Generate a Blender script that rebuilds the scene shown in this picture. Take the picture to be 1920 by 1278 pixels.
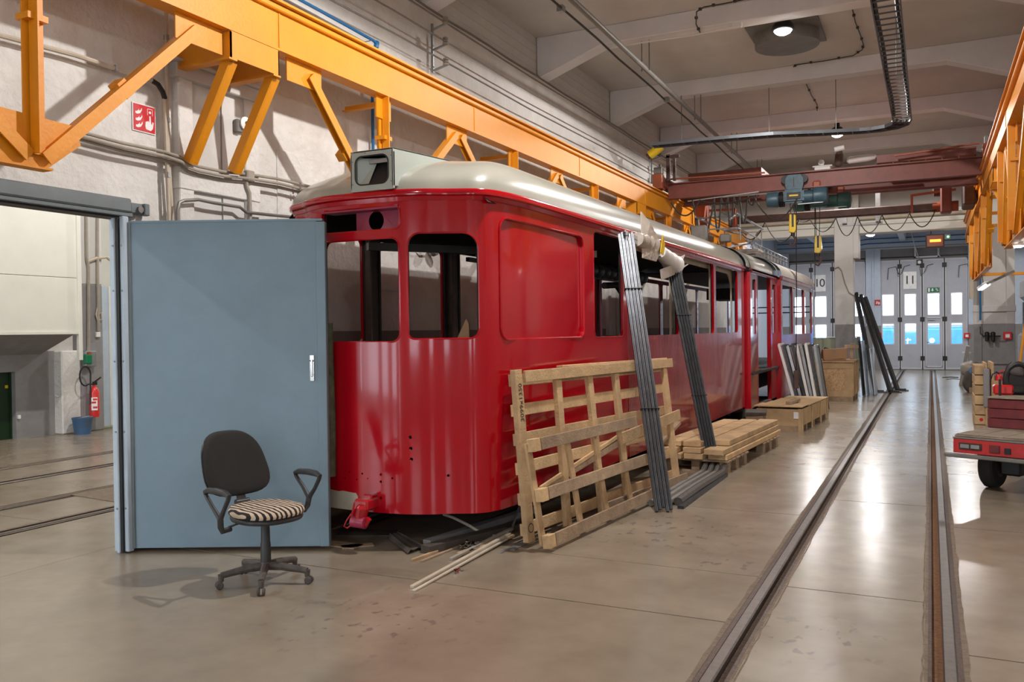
import bpy, bmesh, random
from math import *
from mathutils import Vector, Matrix
from mathutils.geometry import tessellate_polygon
random.seed(7)
for o in list(bpy.data.objects): bpy.data.objects.remove(o)
SC = bpy.context.scene; COL = SC.collection
# ---------------------------------------------------------------- camera, world, exposure
EYE = Vector((0, 0, 1.70)); FPX = 1610.0
YAW, PITCH, ROLL = radians(25.9999), radians(0.6827), 0.0125
Fv = Vector((-sin(YAW)*cos(PITCH), cos(YAW)*cos(PITCH), -sin(PITCH)))
R0 = Vector((cos(YAW), sin(YAW), 0)); U0 = R0.cross(Fv)
Rv = R0*cos(ROLL)-U0*sin(ROLL); Uv = U0*cos(ROLL)+R0*sin(ROLL)
cd = bpy.data.cameras.new('camera'); cam = bpy.data.objects.new('camera', cd); COL.objects.link(cam)
cd.sensor_width = 36; cd.lens = 36*FPX/1920; cd.clip_end = 300
M3 = Matrix((Rv, Uv, -Fv)).transposed()
cam.matrix_world = Matrix.Translation(EYE) @ M3.to_4x4()
SC.camera = cam
W = bpy.data.worlds.new('sky'); SC.world = W; W.use_nodes = True
W.node_tree.nodes['Background'].inputs[0].default_value = (0.80, 0.90, 1.0, 1)
W.node_tree.nodes['Background'].inputs[1].default_value = 7.0
vs = SC.view_settings; vs.view_transform = 'Standard'; vs.look = 'None'; vs.exposure = 0.0; vs.gamma = 1; vs.use_curve_mapping = False
LAMP_W = 620; LAMP_COL = (1, 0.965, 0.93)
def lamp_light(name, loc, watts, col=LAMP_COL, rad=0.14):
    d = bpy.data.lights.new(name, 'SPOT'); d.spot_size = radians(174); d.spot_blend = .10; d.energy = watts; d.color = col; d.shadow_soft_size = rad
    o = bpy.data.objects.new(name, d); COL.objects.link(o); o.location = loc; return o
# helpers: where a sight line of the photograph meets a real plane of the hall
def _r(x, y): return Fv + Rv*((x-960)/FPX) + Uv*((639-y)/FPX)
def AX(x, y, X): d = _r(x, y); return EYE + d*(X/d.x)
def AY(x, y, Y): d = _r(x, y); return EYE + d*(Y/d.y)
def AZ(x, y, Z=0.0): d = _r(x, y); return EYE + d*((Z-EYE.z)/d.z)
# ---------------------------------------------------------------- materials
def mat(name, c, rough=0.6, metal=0.0, var=0.12, scale=6.0, bump=0.0, bscale=40.0, c2=None, c2amt=0.5, coat=0.0, det=8, stretch=None, emit=None, rnd=0.0, spec=0.5, rvar=0.0):
    m = bpy.data.materials.new(name); m.use_nodes = True; t = m.node_tree; N = t.nodes; L = t.links
    b = N['Principled BSDF']
    b.inputs['Roughness'].default_value = rough; b.inputs['Metallic'].default_value = metal
    b.inputs['Specular IOR Level'].default_value = spec
    if coat: b.inputs['Coat Weight'].default_value = coat; b.inputs['Coat Roughness'].default_value = 0.06
    g = N.new('ShaderNodeNewGeometry'); mp = N.new('ShaderNodeMapping'); L.new(g.outputs['Position'], mp.inputs[0])
    if stretch: mp.inputs['Scale'].default_value = stretch
    n = N.new('ShaderNodeTexNoise'); n.inputs['Scale'].default_value = scale; n.inputs['Detail'].default_value = det; n.inputs['Roughness'].default_value = 0.62
    L.new(mp.outputs[0], n.inputs['Vector'])
    cr = N.new('ShaderNodeValToRGB'); e = cr.color_ramp.elements
    e[0].position = 0.3; e[1].position = 0.7
    e[0].color = tuple(max(0, v*(1-var)) for v in c)+(1,); e[1].color = tuple(min(1, v*(1+var)) for v in c)+(1,)
    L.new(n.outputs['Fac'], cr.inputs[0]); out = cr.outputs[0]
    if c2:
        n2 = N.new('ShaderNodeTexNoise'); n2.inputs['Scale'].default_value = scale*0.35; n2.inputs['Detail'].default_value = min(10, det+2); n2.inputs['Roughness'].default_value = 0.7
        L.new(mp.outputs[0], n2.inputs['Vector'])
        r2 = N.new('ShaderNodeValToRGB'); r2.color_ramp.elements[0].position = 0.36; r2.color_ramp.elements[1].position = 0.72
        r2.color_ramp.elements[0].color = (0, 0, 0, 1); r2.color_ramp.elements[1].color = (c2amt,)*3+(1,)
        L.new(n2.outputs['Fac'], r2.inputs[0])
        mx = N.new('ShaderNodeMix'); mx.data_type = 'RGBA'; L.new(r2.outputs[0], mx.inputs[0]); L.new(out, mx.inputs[6]); mx.inputs[7].default_value = c2+(1,)
        out = mx.outputs[2]
    if rnd:
        oi = N.new('ShaderNodeObjectInfo'); mr = N.new('ShaderNodeMapRange'); mr.inputs[3].default_value = 1-rnd; mr.inputs[4].default_value = 1+rnd
        L.new(oi.outputs['Random'], mr.inputs[0]); h = N.new('ShaderNodeHueSaturation'); L.new(mr.outputs[0], h.inputs['Value']); L.new(out, h.inputs['Color']); out = h.outputs[0]
    L.new(out, b.inputs['Base Color'])
    if rvar:
        mr = N.new('ShaderNodeMapRange'); mr.inputs[1].default_value = .3; mr.inputs[2].default_value = .7; mr.inputs[3].default_value = max(0.02, rough-rvar); mr.inputs[4].default_value = rough+rvar
        L.new(n.outputs['Fac'], mr.inputs[0]); L.new(mr.outputs[0], b.inputs['Roughness'])
    if bump:
        n3 = N.new('ShaderNodeTexNoise'); n3.inputs['Scale'].default_value = bscale; n3.inputs['Detail'].default_value = 5
        L.new(mp.outputs[0], n3.inputs['Vector'])
        bp = N.new('ShaderNodeBump'); bp.inputs['Strength'].default_value = min(1, bump); bp.inputs['Distance'].default_value = 0.02
        L.new(n3.outputs['Fac'], bp.inputs['Height']); L.new(bp.outputs[0], b.inputs['Normal'])
    if emit:
        b.inputs['Emission Color'].default_value = emit[0]+(1,); b.inputs['Emission Strength'].default_value = emit[1]
    m['_n'] = 1
    return m
def glassmat(name, tint=(0.9, 0.95, 1), refl=0.12):
    m = bpy.data.materials.new(name); m.use_nodes = True; t = m.node_tree; t.nodes.clear()
    o = t.nodes.new('ShaderNodeOutputMaterial'); a = t.nodes.new('ShaderNodeBsdfTransparent'); a.inputs[0].default_value = tint+(1,)
    g = t.nodes.new('ShaderNodeBsdfGlossy'); g.inputs['Roughness'].default_value = 0.03
    x = t.nodes.new('ShaderNodeMixShader'); x.inputs[0].default_value = refl
    t.links.new(a.outputs[0], x.inputs[1]); t.links.new(g.outputs[0], x.inputs[2]); t.links.new(x.outputs[0], o.inputs[0]); return m
def emat(name, c, s):
    m = bpy.data.materials.new(name); m.use_nodes = True; b = m.node_tree.nodes['Principled BSDF']
    b.inputs['Base Color'].default_value = (0.1, 0.1, 0.1, 1); b.inputs['Emission Color'].default_value = c+(1,); b.inputs['Emission Strength'].default_value = s; return m
K = {}
K['plaster'] = mat('plaster', (.71, .69, .66), .85, var=.07, scale=3, bump=.8, bscale=14, c2=(.47, .43, .39), c2amt=.55)
K['plaster_smooth'] = mat('plaster_smooth', (.60, .585, .56), .85, var=.06, scale=2, bump=.15, bscale=20, c2=(.47, .43, .40), c2amt=.4)
K['ceiling'] = mat('ceiling', (.62, .59, .56), .85, var=.08, scale=1.2, bump=.12, bscale=25, c2=(.45, .40, .36), c2amt=.4)
K['beamw'] = mat('beam_white', (.72, .69, .69), .8, var=.06, scale=2, bump=.12, bscale=25)
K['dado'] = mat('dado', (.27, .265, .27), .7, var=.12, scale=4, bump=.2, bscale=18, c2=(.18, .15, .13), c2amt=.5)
K['dadobrown'] = mat('dado_brown', (.23, .20, .185), .7, var=.12, scale=3, bump=.2, bscale=18, c2=(.13, .10, .09), c2amt=.5)
K['lightblue'] = mat('lightblue', (.42, .50, .58), .6, var=.08, scale=4, bump=.1)
K['yellow'] = mat('yellow_paint', (.72, .26, .003), .5, var=.07, scale=3, bump=.12, bscale=30, c2=(.62, .24, .01), c2amt=.4)
K['red'] = mat('red_paint', (.42, .002, .010), .14, var=.08, scale=1.3, coat=.32, spec=.35, bump=.03, bscale=2.2)
K['reddull'] = mat('red_dusty', (.33, .018, .028), .17, var=.22, scale=4, coat=.6, bump=.35, bscale=5, c2=(.34, .10, .10), c2amt=.5, stretch=(1, 1, .45))
K['redpost'] = mat('red_post', (.42, .004, .012), .22, coat=.5)
K['redin'] = mat('red_inner', (.30, .02, .06), .4, var=.2)
K['roof'] = mat('roof_paint', (.33, .32, .27), .32, var=.05, scale=3, coat=.35, bump=.02, bscale=8)
K['roof2'] = mat('roof_grey_green', (.36, .40, .36), .3, var=.05, scale=3, coat=.35)
K['roofdust'] = mat('roof_dusty', (.33, .29, .25), .6, var=.15, scale=4)
K['liner'] = mat('liner_cream', (.46, .42, .33), .5, var=.12)
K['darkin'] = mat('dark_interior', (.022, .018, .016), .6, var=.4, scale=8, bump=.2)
K['brownpost'] = mat('brown_post', (.085, .05, .035), .5, var=.3, scale=12)
K['rib'] = mat('rib_grey', (.075, .085, .10), .35, var=.3)
K['concrete'] = mat('floor_concrete', (.262, .217, .162), .24, var=.13, scale=2.2, bump=.07, bscale=6, c2=(.20, .155, .11), c2amt=.35, rvar=.03, det=3)
K['mortar'] = mat('mortar', (.17, .125, .085), .8, var=.25, scale=14, bump=.8, bscale=50)
K['railside'] = mat('rail_rust', (.075, .045, .032), .55, metal=.5, var=.4, scale=25, bump=.2)
K['railtop'] = mat('rail_top', (.15, .13, .115), .38, metal=.7, var=.25, scale=20)
K['railworn'] = mat('rail_worn', (.11, .085, .07), .42, metal=.35, var=.3, scale=20)
K['dirt'] = mat('groove_dirt', (.05, .028, .014), .9, var=.5, scale=30, bump=.5)
K['orangedirt'] = mat('groove_rust', (.16, .07, .025), .9, var=.4, scale=30, bump=.5)
K['door'] = mat('door_blue', (.20, .29, .355), .5, var=.07, scale=2.5, bump=.04, bscale=60, c2=(.165, .235, .285), c2amt=.5)
K['doorframe'] = mat('frame_grey', (.145, .17, .18), .45, var=.1)
K['blackfab'] = mat('black_fabric', (.017, .015, .014), .95, var=.2, scale=90, bump=.3, bscale=300)
K['blackpl'] = mat('black_plastic', (.028, .028, .03), .42, var=.25, scale=20)
K['dustpl'] = mat('dusty_plastic', (.075, .062, .055), .65, var=.35, scale=22)
K['wood'] = mat('pallet_wood', (.62, .42, .22), .75, var=.16, scale=7, bump=.3, bscale=50, c2=(.28, .18, .10), c2amt=.7, rnd=.16)
K['woodgrey'] = mat('old_wood', (.36, .25, .155), .8, var=.25, scale=9, bump=.3, bscale=50, c2=(.16, .12, .085), c2amt=.6, rnd=.14)
K['osb'] = mat('osb', (.50, .31, .15), .7, var=.55, scale=26, bump=.2, c2=(.70, .50, .30), c2amt=.7)
K['ply'] = mat('plywood', (.56, .385, .205), .7, var=.15, scale=5, c2=(.28, .17, .08), c2amt=.6)
K['cardboard'] = mat('cardboard', (.40, .23, .12), .8, var=.06)
K['steel'] = mat('steel_profile', (.10, .105, .115), .36, metal=.75, var=.25, scale=14, rnd=.25)
K['steeldark'] = mat('steel_profile_dark', (.055, .058, .062), .4, metal=.6, var=.3, scale=14, rnd=.3)
K['galv'] = mat('galvanised', (.33, .34, .35), .4, metal=.7, var=.12)
K['galvdark'] = mat('galvanised_dull', (.20, .19, .175), .5, metal=.4, var=.15)
K['ladder'] = mat('ladder_steel', (.14, .15, .165), .45, metal=.6, var=.1)
K['alu'] = mat('aluminium', (.55, .57, .58), .3, metal=.7, var=.1)
K['white'] = mat('white_paint', (.75, .74, .72), .5, var=.04)
K['plastic'] = mat('clear_plastic_wrap', (.50, .44, .38), .3, var=.15, scale=14, bump=.5, bscale=25)
K['tape'] = mat('yellow_tape', (.75, .50, .02), .3)
K['crane'] = mat('crane_red_brown', (.22, .062, .045), .5, var=.16, scale=6, c2=(.15, .05, .04), c2amt=.5)
K['craneor'] = mat('crane_orange', (.34, .08, .035), .5, var=.2)
K['cranedark'] = mat('crane_dark', (.085, .045, .038), .6, var=.3)
K['hoist'] = mat('hoist_blue', (.045, .105, .145), .42, var=.3, scale=12, c2=(.02, .03, .035), c2amt=.6)
K['hoistg'] = mat('hoist_green', (.04, .15, .14), .42, var=.25, scale=12, c2=(.02, .03, .03), c2amt=.5)
K['black'] = mat('black', (.012, .012, .013), .5, var=.2)
K['cable'] = mat('cable_grey', (.03, .024, .02), .55)
K['conduit'] = mat('conduit', (.33, .29, .24), .5, var=.12)
K['conduitlt'] = mat('conduit_cream', (.50, .43, .34), .5, var=.1)
K['bluepipe'] = mat('blue_pipe', (.01, .12, .30), .4, var=.1)
K['gate'] = mat('gate_grey', (.46, .47, .53), .5, var=.05, scale=4)
K['gatetrim'] = mat('gate_trim', (.62, .63, .66), .45, var=.04)
K['walldayblue'] = mat('wall_daylight_blue', (.52, .59, .70), .7, var=.06, bump=.1)  # blue cast of the daylight is put into this colour
K['greenfab'] = mat('green_fabric', (.27, .28, .20), .9, var=.08, bump=.2)
K['signred'] = mat('sign_red', (.60, .01, .02), .35)
K['signgreen'] = mat('sign_green', (.0, .17, .07), .4)
K['signw'] = mat('sign_white', (.85, .85, .85), .4)
K['ink'] = mat('ink', (.02, .02, .02), .5)
K['extred'] = mat('extinguisher_red', (.60, .02, .02), .3, coat=.4)
K['cartred'] = mat('cart_red', (.50, .025, .025), .4, var=.2, scale=8, c2=(.20, .02, .02), c2amt=.5)
K['cartbox'] = mat('cart_box_maroon', (.16, .018, .02), .5, var=.3, scale=9, c2=(.08, .02, .02), c2amt=.5)
K['cartdeck'] = mat('cart_deck', (.24, .19, .14), .8, var=.3, scale=8, bump=.3)
K['rubber'] = mat('rubber', (.02, .018, .017), .85, bump=.2)
K['bluebucket'] = mat('bucket_blue', (.03, .14, .32), .5, c2=(.13, .10, .08), c2amt=.9, scale=9)
K['doorgreen'] = mat('dark_green', (.004, .028, .006), .5)
K['cream'] = mat('cream_panel', (.66, .65, .58), .6, var=.04, scale=3)
K['tarp'] = mat('dark_sheet', (.07, .055, .045), .8, var=.3, scale=10)
K['camo'] = mat('camo_bag', (.09, .10, .06), .8, var=.5, scale=12)
K['chrome'] = mat('chrome', (.7, .7, .7), .15, metal=1)
K['palegreen'] = mat('pale_green_wall', (.42, .50, .30), .8)
K['outblue'] = mat('outside_tram_blue', (.08, .32, .70), .4)
K['asphalt'] = mat('asphalt', (.30, .30, .30), .9)
K['glass'] = glassmat('window_glass')
K['lensw'] = emat('lamp_lens', (1, .96, .9), 60)
K['lensw2'] = emat('tube_lens', (.9, .95, 1), 14)
K['orangesign'] = emat('display_red', (1, .16, .01), 6)
K['amber'] = mat('display_face', (.30, .07, .02), .3)
K['greenled'] = emat('green_led', (.1, 1, .3), 6)
def zebra():
    m = bpy.data.materials.new('zebra_fabric'); m.use_nodes = True; t = m.node_tree; N = t.nodes; L = t.links; b = N['Principled BSDF']; b.inputs['Roughness'].default_value = .95
    tc = N.new('ShaderNodeTexCoord'); w = N.new('ShaderNodeTexWave'); w.wave_type = 'BANDS'; w.bands_direction = 'Y'; w.wave_profile = 'SIN'
    mp = N.new('ShaderNodeMapping'); mp.inputs['Rotation'].default_value = (0, 0, .25); L.new(tc.outputs['Object'], mp.inputs[0]); L.new(mp.outputs[0], w.inputs[0])
    w.inputs['Scale'].default_value = 8.5; w.inputs['Distortion'].default_value = 3.2; w.inputs['Detail'].default_value = 1.2; w.inputs['Detail Scale'].default_value = .9
    r = N.new('ShaderNodeValToRGB'); r.color_ramp.elements[0].position = .40; r.color_ramp.elements[1].position = .48; r.color_ramp.elements[0].color = (.018, .015, .013, 1); r.color_ramp.elements[1].color = (.56, .44, .33, 1)
    L.new(w.outputs[0], r.inputs[0]); L.new(r.outputs[0], b.inputs['Base Color']); return m
K['zebra'] = zebra()
# ---------------------------------------------------------------- mesh builder
class MB:
    def __init__(s): s.V = []; s.F = []
    def add(s, vs, fs):
        n = len(s.V); s.V += [Vector(v) for v in vs]; s.F += [tuple(i+n for i in f) for f in fs]; return s
    def box(s, x0, x1, y0, y1, z0, z1):
        return s.add([(x, y, z) for z in (z0, z1) for y in (y0, y1) for x in (x0, x1)], [(0, 2, 3, 1), (4, 5, 7, 6), (0, 1, 5, 4), (2, 6, 7, 3), (0, 4, 6, 2), (1, 3, 7, 5)])
    def frame(s, o, X, Y, Z):
        o, X, Y, Z = map(Vector, (o, X, Y, Z))
        vs = [o+X*a+Y*b+Z*c for c in (-.5, .5) for b in (-.5, .5) for a in (-.5, .5)]
        return s.add(vs, [(0, 2, 3, 1), (4, 5, 7, 6), (0, 1, 5, 4), (2, 6, 7, 3), (0, 4, 6, 2), (1, 3, 7, 5)])
    def bar(s, p, q, w, h, up=(0, 0, 1)):
        p, q = Vector(p), Vector(q); d = (q-p); u = Vector(up); a = d.cross(u)
        if a.length < 1e-6: a = d.cross(Vector((1, 0, 0)))
        a.normalize(); b = a.cross(d).normalized()
        return s.frame((p+q)/2, d, a*w, b*h)
    def angle(s, p, q, w, t, up=(0, 0, 1), flip=1):          # steel angle: two legs
        p, q = Vector(p), Vector(q); d = q-p; a = d.cross(Vector(up))
        if a.length < 1e-6: a = d.cross(Vector((1, 0, 0)))
        a.normalize(); b = a.cross(d).normalized()
        s.frame((p+q)/2, d, a*w, b*t); return s.frame((p+q)/2+a*(flip*(w/2-t/2))+b*(w/2), d, a*t, b*w)
    def tube(s, pts, r, n=8, cap=True, rs=None):
        pts = [Vector(p) for p in pts]; m = len(pts); base = len(s.V); pa = None
        for i, p in enumerate(pts):
            d = (pts[min(i+1, m-1)]-pts[max(i-1, 0)])
            if d.length < 1e-9: d = Vector((0, 0, 1))
            d.normalize()
            if pa is None:
                a = d.cross(Vector((0, 0, 1)))
                if a.length < .05: a = d.cross(Vector((1, 0, 0)))
            else: a = pa-d*pa.dot(d)
            a.normalize(); pa = a; b = d.cross(a); rr = rs[i] if rs else r
            s.V += [p+(a*cos(2*pi*k/n)+b*sin(2*pi*k/n))*rr for k in range(n)]
        for i in range(m-1):
            for k in range(n):
                a0 = base+i*n+k; a1 = base+i*n+(k+1) % n; s.F.append((a0, a1, a1+n, a0+n))
        if cap: s.F.append(tuple(base+k for k in reversed(range(n)))); s.F.append(tuple(base+(m-1)*n+k for k in range(n)))
        return s
    def cyl(s, p, q, r0, r1=None, n=16): return s.tube([p, q], r0, n, rs=[r0, r0 if r1 is None else r1])
    def lathe(s, prof, o, ax=(0, 0, 1), n=20):
        ax = Vector(ax).normalized(); o = Vector(o); a = ax.cross(Vector((1, 0, 0)))
        if a.length < .1: a = ax.cross(Vector((0, 1, 0)))
        a.normalize(); b = ax.cross(a); base = len(s.V)
        for r, z in prof: s.V += [o+ax*z+(a*cos(2*pi*k/n)+b*sin(2*pi*k/n))*r for k in range(n)]
        for i in range(len(prof)-1):
            for k in range(n): a0 = base+i*n+k; a1 = base+i*n+(k+1) % n; s.F.append((a0, a1, a1+n, a0+n))
        s.F.append(tuple(base+k for k in reversed(range(n)))); s.F.append(tuple(base+(len(prof)-1)*n+k for k in range(n))); return s
    def prism(s, pts, vec):
        pts = [Vector(p) for p in pts]; v = Vector(vec); n = len(pts)
        return s.add(pts+[p+v for p in pts], [tuple(range(n))[::-1], tuple(range(n, 2*n))]+[(i, (i+1) % n, n+(i+1) % n, n+i) for i in range(n)])
    def build(s, name, m, parent=None, bevel=0.0, smooth=False, seg=1, label=None, stuff=False, sharp=35):
        me = bpy.data.meshes.new(name); V = s.V
        lo = [min(v[i] for v in V) for i in range(3)]; hi = [max(v[i] for v in V) for i in range(3)]
        c = Vector(((lo[0]+hi[0])/2, (lo[1]+hi[1])/2, lo[2] if parent is None else (lo[2]+hi[2])/2))
        me.from_pydata([v-c for v in V], [], s.F); me.update()
        bm = bmesh.new(); bm.from_mesh(me); bmesh.ops.recalc_face_normals(bm, faces=bm.faces)
        if bevel:
            ed = [e for e in bm.edges if len(e.link_faces) == 2 and e.calc_face_angle(0) > .6]
            bmesh.ops.bevel(bm, geom=ed, offset=bevel, segments=seg, affect='EDGES', clamp_overlap=True)
        if smooth:
            for f in bm.faces: f.smooth = True
        bm.to_mesh(me); bm.free()
        if smooth: me.set_sharp_from_angle(angle=radians(sharp))
        me.materials.append(K[m] if isinstance(m, str) else m)
        o = bpy.data.objects.new(name, me); COL.objects.link(o); o.location = c
        if parent is not None:
            o.parent = parent; pw = WM(parent); o.location = pw.inverted() @ c; o.rotation_euler = pw.to_3x3().inverted().to_euler()
        if label: o['label'] = label
        if stuff: o['kind'] = 'stuff'
        return o
def WM(o):
    m = Matrix.LocRotScale(o.location, o.rotation_euler, o.scale)
    return (WM(o.parent) @ m) if o.parent else m
def tag(o, label, cat, group=None, kind=None):
    o['label'] = label; o['category'] = cat
    if group: o['group'] = group
    if kind: o['kind'] = kind
    return o
def thing(name, loc, label, cat, group=None, rz=0.0, kind=None):
    o = bpy.data.objects.new(name, None); COL.objects.link(o); o.location = loc; o.rotation_euler = (0, 0, rz); o.empty_display_size = .1
    return tag(o, label, cat, group, kind)
def struct(o, kind='structure'): o['kind'] = kind; return o
def dup(o, loc=None, rz=None, label=None, parent=None):
    c = o.copy(); COL.objects.link(c)
    if parent is not None: c.parent = parent
    if loc is not None: c.location = loc
    if rz is not None: c.rotation_euler = (0, 0, rz)
    if label: c['label'] = label
    for ch in [x for x in bpy.data.objects if x.parent == o]: dup(ch, parent=c)
    return c
def rr(x0, x1, y0, y1, r, n=5):
    r = r if isinstance(r, (list, tuple)) else [r]*4; out = []
    for (cx, cy, a, q) in ((x1-r[0], y0+r[0], -90, r[0]), (x1-r[1], y1-r[1], 0, r[1]), (x0+r[2], y1-r[2], 90, r[2]), (x0+r[3], y0+r[3], 180, r[3])):
        if q < 1e-5: out.append((cx, cy)); continue
        for k in range(n+1): t = radians(a+90*k/n); out.append((cx+q*cos(t), cy+q*sin(t)))
    return out
def sheet(name, m, outer, holes, fmap, thick, parent=None, cutx=(), cuty=(), smooth=True, label=None, sharp=30):
    """a sheet with holes laid out in (u,v), bent into place by fmap(u,v)->(point, normal), given a real thickness"""
    polys = [[Vector((x, y, 0)) for x, y in outer]]+[[Vector((x, y, 0)) for x, y in h] for h in holes]
    tri = tessellate_polygon(polys); flat = [v for p in polys for v in p]
    bm = bmesh.new(); bv = [bm.verts.new(v) for v in flat]
    for t in tri:
        try: bm.faces.new([bv[i] for i in t])
        except ValueError: pass
    bmesh.ops.dissolve_degenerate(bm, dist=1e-5, edges=bm.edges)
    for x in cutx: bmesh.ops.bisect_plane(bm, geom=bm.verts[:]+bm.edges[:]+bm.faces[:], plane_co=(x, 0, 0), plane_no=(1, 0, 0))
    for y in cuty: bmesh.ops.bisect_plane(bm, geom=bm.verts[:]+bm.edges[:]+bm.faces[:], plane_co=(0, y, 0), plane_no=(0, 1, 0))
    bm.verts.index_update(); mb = MB(); n = len(bm.verts); P = [fmap(v.co.x, v.co.y) for v in bm.verts]
    mb.V = [Vector(p) for p, q in P]+[Vector(p)-Vector(q)*thick for p, q in P]
    for f in bm.faces:
        ids = [v.index for v in f.verts]; mb.F.append(tuple(ids)); mb.F.append(tuple(i+n for i in reversed(ids)))
    for e in bm.edges:
        if len(e.link_faces) == 1: a, b = e.verts[0].index, e.verts[1].index; mb.F.append((a, b, b+n, a+n))
    bm.free(); return mb.build(name, m, parent, smooth=smooth, label=label, sharp=sharp)
def plane_map(o, U, V):
    o, U, V = Vector(o), Vector(U).normalized(), Vector(V).normalized(); N = U.cross(V)
    return lambda u, v: (o+U*u+V*v, N)
def text(body, size, o, U, V, m, parent, name='lettering', ext=.002):
    c = bpy.data.curves.new('t', 'FONT'); c.body = body; c.size = size; c.extrude = ext; c.align_x = 'CENTER'; c.align_y = 'CENTER'; c.resolution_u = 3
    t = bpy.data.objects.new('t', c); COL.objects.link(t); me = bpy.data.meshes.new_from_object(t); bpy.data.objects.remove(t)
    U, V = Vector(U).normalized(), Vector(V).normalized(); N = U.cross(V)
    for v in me.vertices: v.co = U*v.co.x+V*v.co.y+N*v.co.z
    me.materials.clear(); me.materials.append(K[m]); ob = bpy.data.objects.new(name, me); COL.objects.link(ob)
    ob.parent = parent; pw = WM(parent); ob.location = pw.inverted() @ Vector(o); ob.rotation_euler = pw.to_3x3().inverted().to_euler(); return ob
def shape(name, m, pts, o, U, V, parent, t=.003):
    U, V = Vector(U).normalized(), Vector(V).normalized(); N = U.cross(V)
    return MB().prism([Vector(o)+U*a+V*b for a, b in pts], N*t).build(name, m, parent)
def arc(c, r, a0, a1, n, ax='xz'):
    out = []
    for k in range(n+1):
        t = radians(a0+(a1-a0)*k/n); d = {'xz': (cos(t), 0, sin(t)), 'yz': (0, cos(t), sin(t)), 'xy': (cos(t), sin(t), 0)}[ax]; out.append(Vector(c)+Vector(d)*r)
    return out
def sag(p, q, d, n=8):
    p, q = Vector(p), Vector(q); return [p.lerp(q, k/n)-Vector((0, 0, d*4*(k/n)*(1-k/n))) for k in range(n+1)]
XW = -5.73
# ================================================================ SETTING
JY = [-6, -2.6, .6, 4.98, 8.1, 11.0, 14.1, 17.2, 20.3, 23.4, 26.7, 30, 33.2, 36.5]
fl = thing('floor', (-2, 15, 0), 'smooth brownish grey concrete floor of the depot hall cut by two sunk rails', 'floor'); del fl['category']; del fl['label']; struct(fl)
MB().box(-17.5, 12, -6, 48, -.25, -.04).build('floor_base', 'dirt', fl)
RL, RR = -.985, .075          # running rails of the free track (gauge 1.06)
TL, TR = -4.58, -3.52         # rails of the track the tram stands on
HL = [(-7.25, -.0), (-8.3, 0), (-9.75, 0), (-10.8, 0)]
def slabs(x0, x1, ys, off=0):
    for a, b in zip(ys[:-1], ys[1:]): MB().box(x0, x1, a+.006+off, b-.006+off, -.06, 0).build('floor_slab', 'concrete', fl)
slabs(TR+.11, RL-.085, [5.981]+[y for y in JY if y > 6]); slabs(RL+.115, RR-.115, [y+.85 if -6 < y < 36 else y for y in JY]); slabs(RR+.085, 4.0, JY)
slabs(TL+.11, TR-.11, [5.98]+[y for y in JY if y > 6]); slabs(XW-.2, TL-.11, [5.98]+[y for y in JY if y > 6]); slabs(XW-.2, RL-.085, [-6, -2.6, .6, 4.98]); MB().box(XW-.2, RL-.085, 4.986, 5.98, -.06, 0).build('floor_slab', 'concrete', fl); slabs(4.004, 12, [-6, 4, 15, 26, 36.5])
slabs(-17.5, -10.92, [-6, 3, 9.5, 20]); slabs(-10.68, -9.87, [-6, 4, 20]); slabs(-9.63, -8.42, [-6, 1, 7.6, 20]); slabs(-8.18, -7.37, [-6, 5.2, 20]); slabs(-7.13, XW-.204, [-6, 2, 20])
MB().box(-17.5, 12, 36.56, 60, -.05, -.01).build('apron', 'asphalt', fl)
# old oil drips and grime soaked into the slabs, at their own place on the floor
_t = K['concrete'].node_tree; _N = _t.nodes; _L = _t.links; _b = _N['Principled BSDF']; _src = _b.inputs['Base Color'].links[0].from_socket
_g = _N.new('ShaderNodeNewGeometry'); _m = _N.new('ShaderNodeMapping'); _m.inputs['Scale'].default_value = (7, 5, 7); _L.new(_g.outputs['Position'], _m.inputs[0])
_n = _N.new('ShaderNodeTexNoise'); _n.inputs['Scale'].default_value = 1.6; _n.inputs['Detail'].default_value = 2; _L.new(_m.outputs[0], _n.inputs['Vector'])
_rm = _N.new('ShaderNodeMapRange'); _rm.inputs[1].default_value = .60; _rm.inputs[2].default_value = .66; _L.new(_n.outputs['Fac'], _rm.inputs[0])
_prev = None
for _c, _rad in (((-2.05, 7.1, 0), .95), ((-1.35, 6.2, 0), .35), ((-3.0, 4.2, 0), .8), ((-.6, 4.9, 0), .5)):
    _d = _N.new('ShaderNodeVectorMath'); _d.operation = 'DISTANCE'; _L.new(_g.outputs['Position'], _d.inputs[0]); _d.inputs[1].default_value = _c
    _q = _N.new('ShaderNodeMapRange'); _q.inputs[1].default_value = _rad; _q.inputs[2].default_value = _rad*.3; _L.new(_d.outputs['Value'], _q.inputs[0])
    if _prev is None: _prev = _q.outputs[0]
    else: _x = _N.new('ShaderNodeMath'); _x.operation = 'MAXIMUM'; _L.new(_prev, _x.inputs[0]); _L.new(_q.outputs[0], _x.inputs[1]); _prev = _x.outputs[0]
_k = _N.new('ShaderNodeMath'); _k.operation = 'MULTIPLY'; _L.new(_rm.outputs[0], _k.inputs[0]); _L.new(_prev, _k.inputs[1])
_k2 = _N.new('ShaderNodeMath'); _k2.operation = 'MULTIPLY'; _L.new(_k.outputs[0], _k2.inputs[0]); _k2.inputs[1].default_value = .65
_x = _N.new('ShaderNodeMix'); _x.data_type = 'RGBA'; _L.new(_k2.outputs[0], _x.inputs[0]); _L.new(_src, _x.inputs[6]); _x.inputs[7].default_value = (.10, .09, .08, 1); _L.new(_x.outputs[2], _b.inputs['Base Color'])
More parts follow.
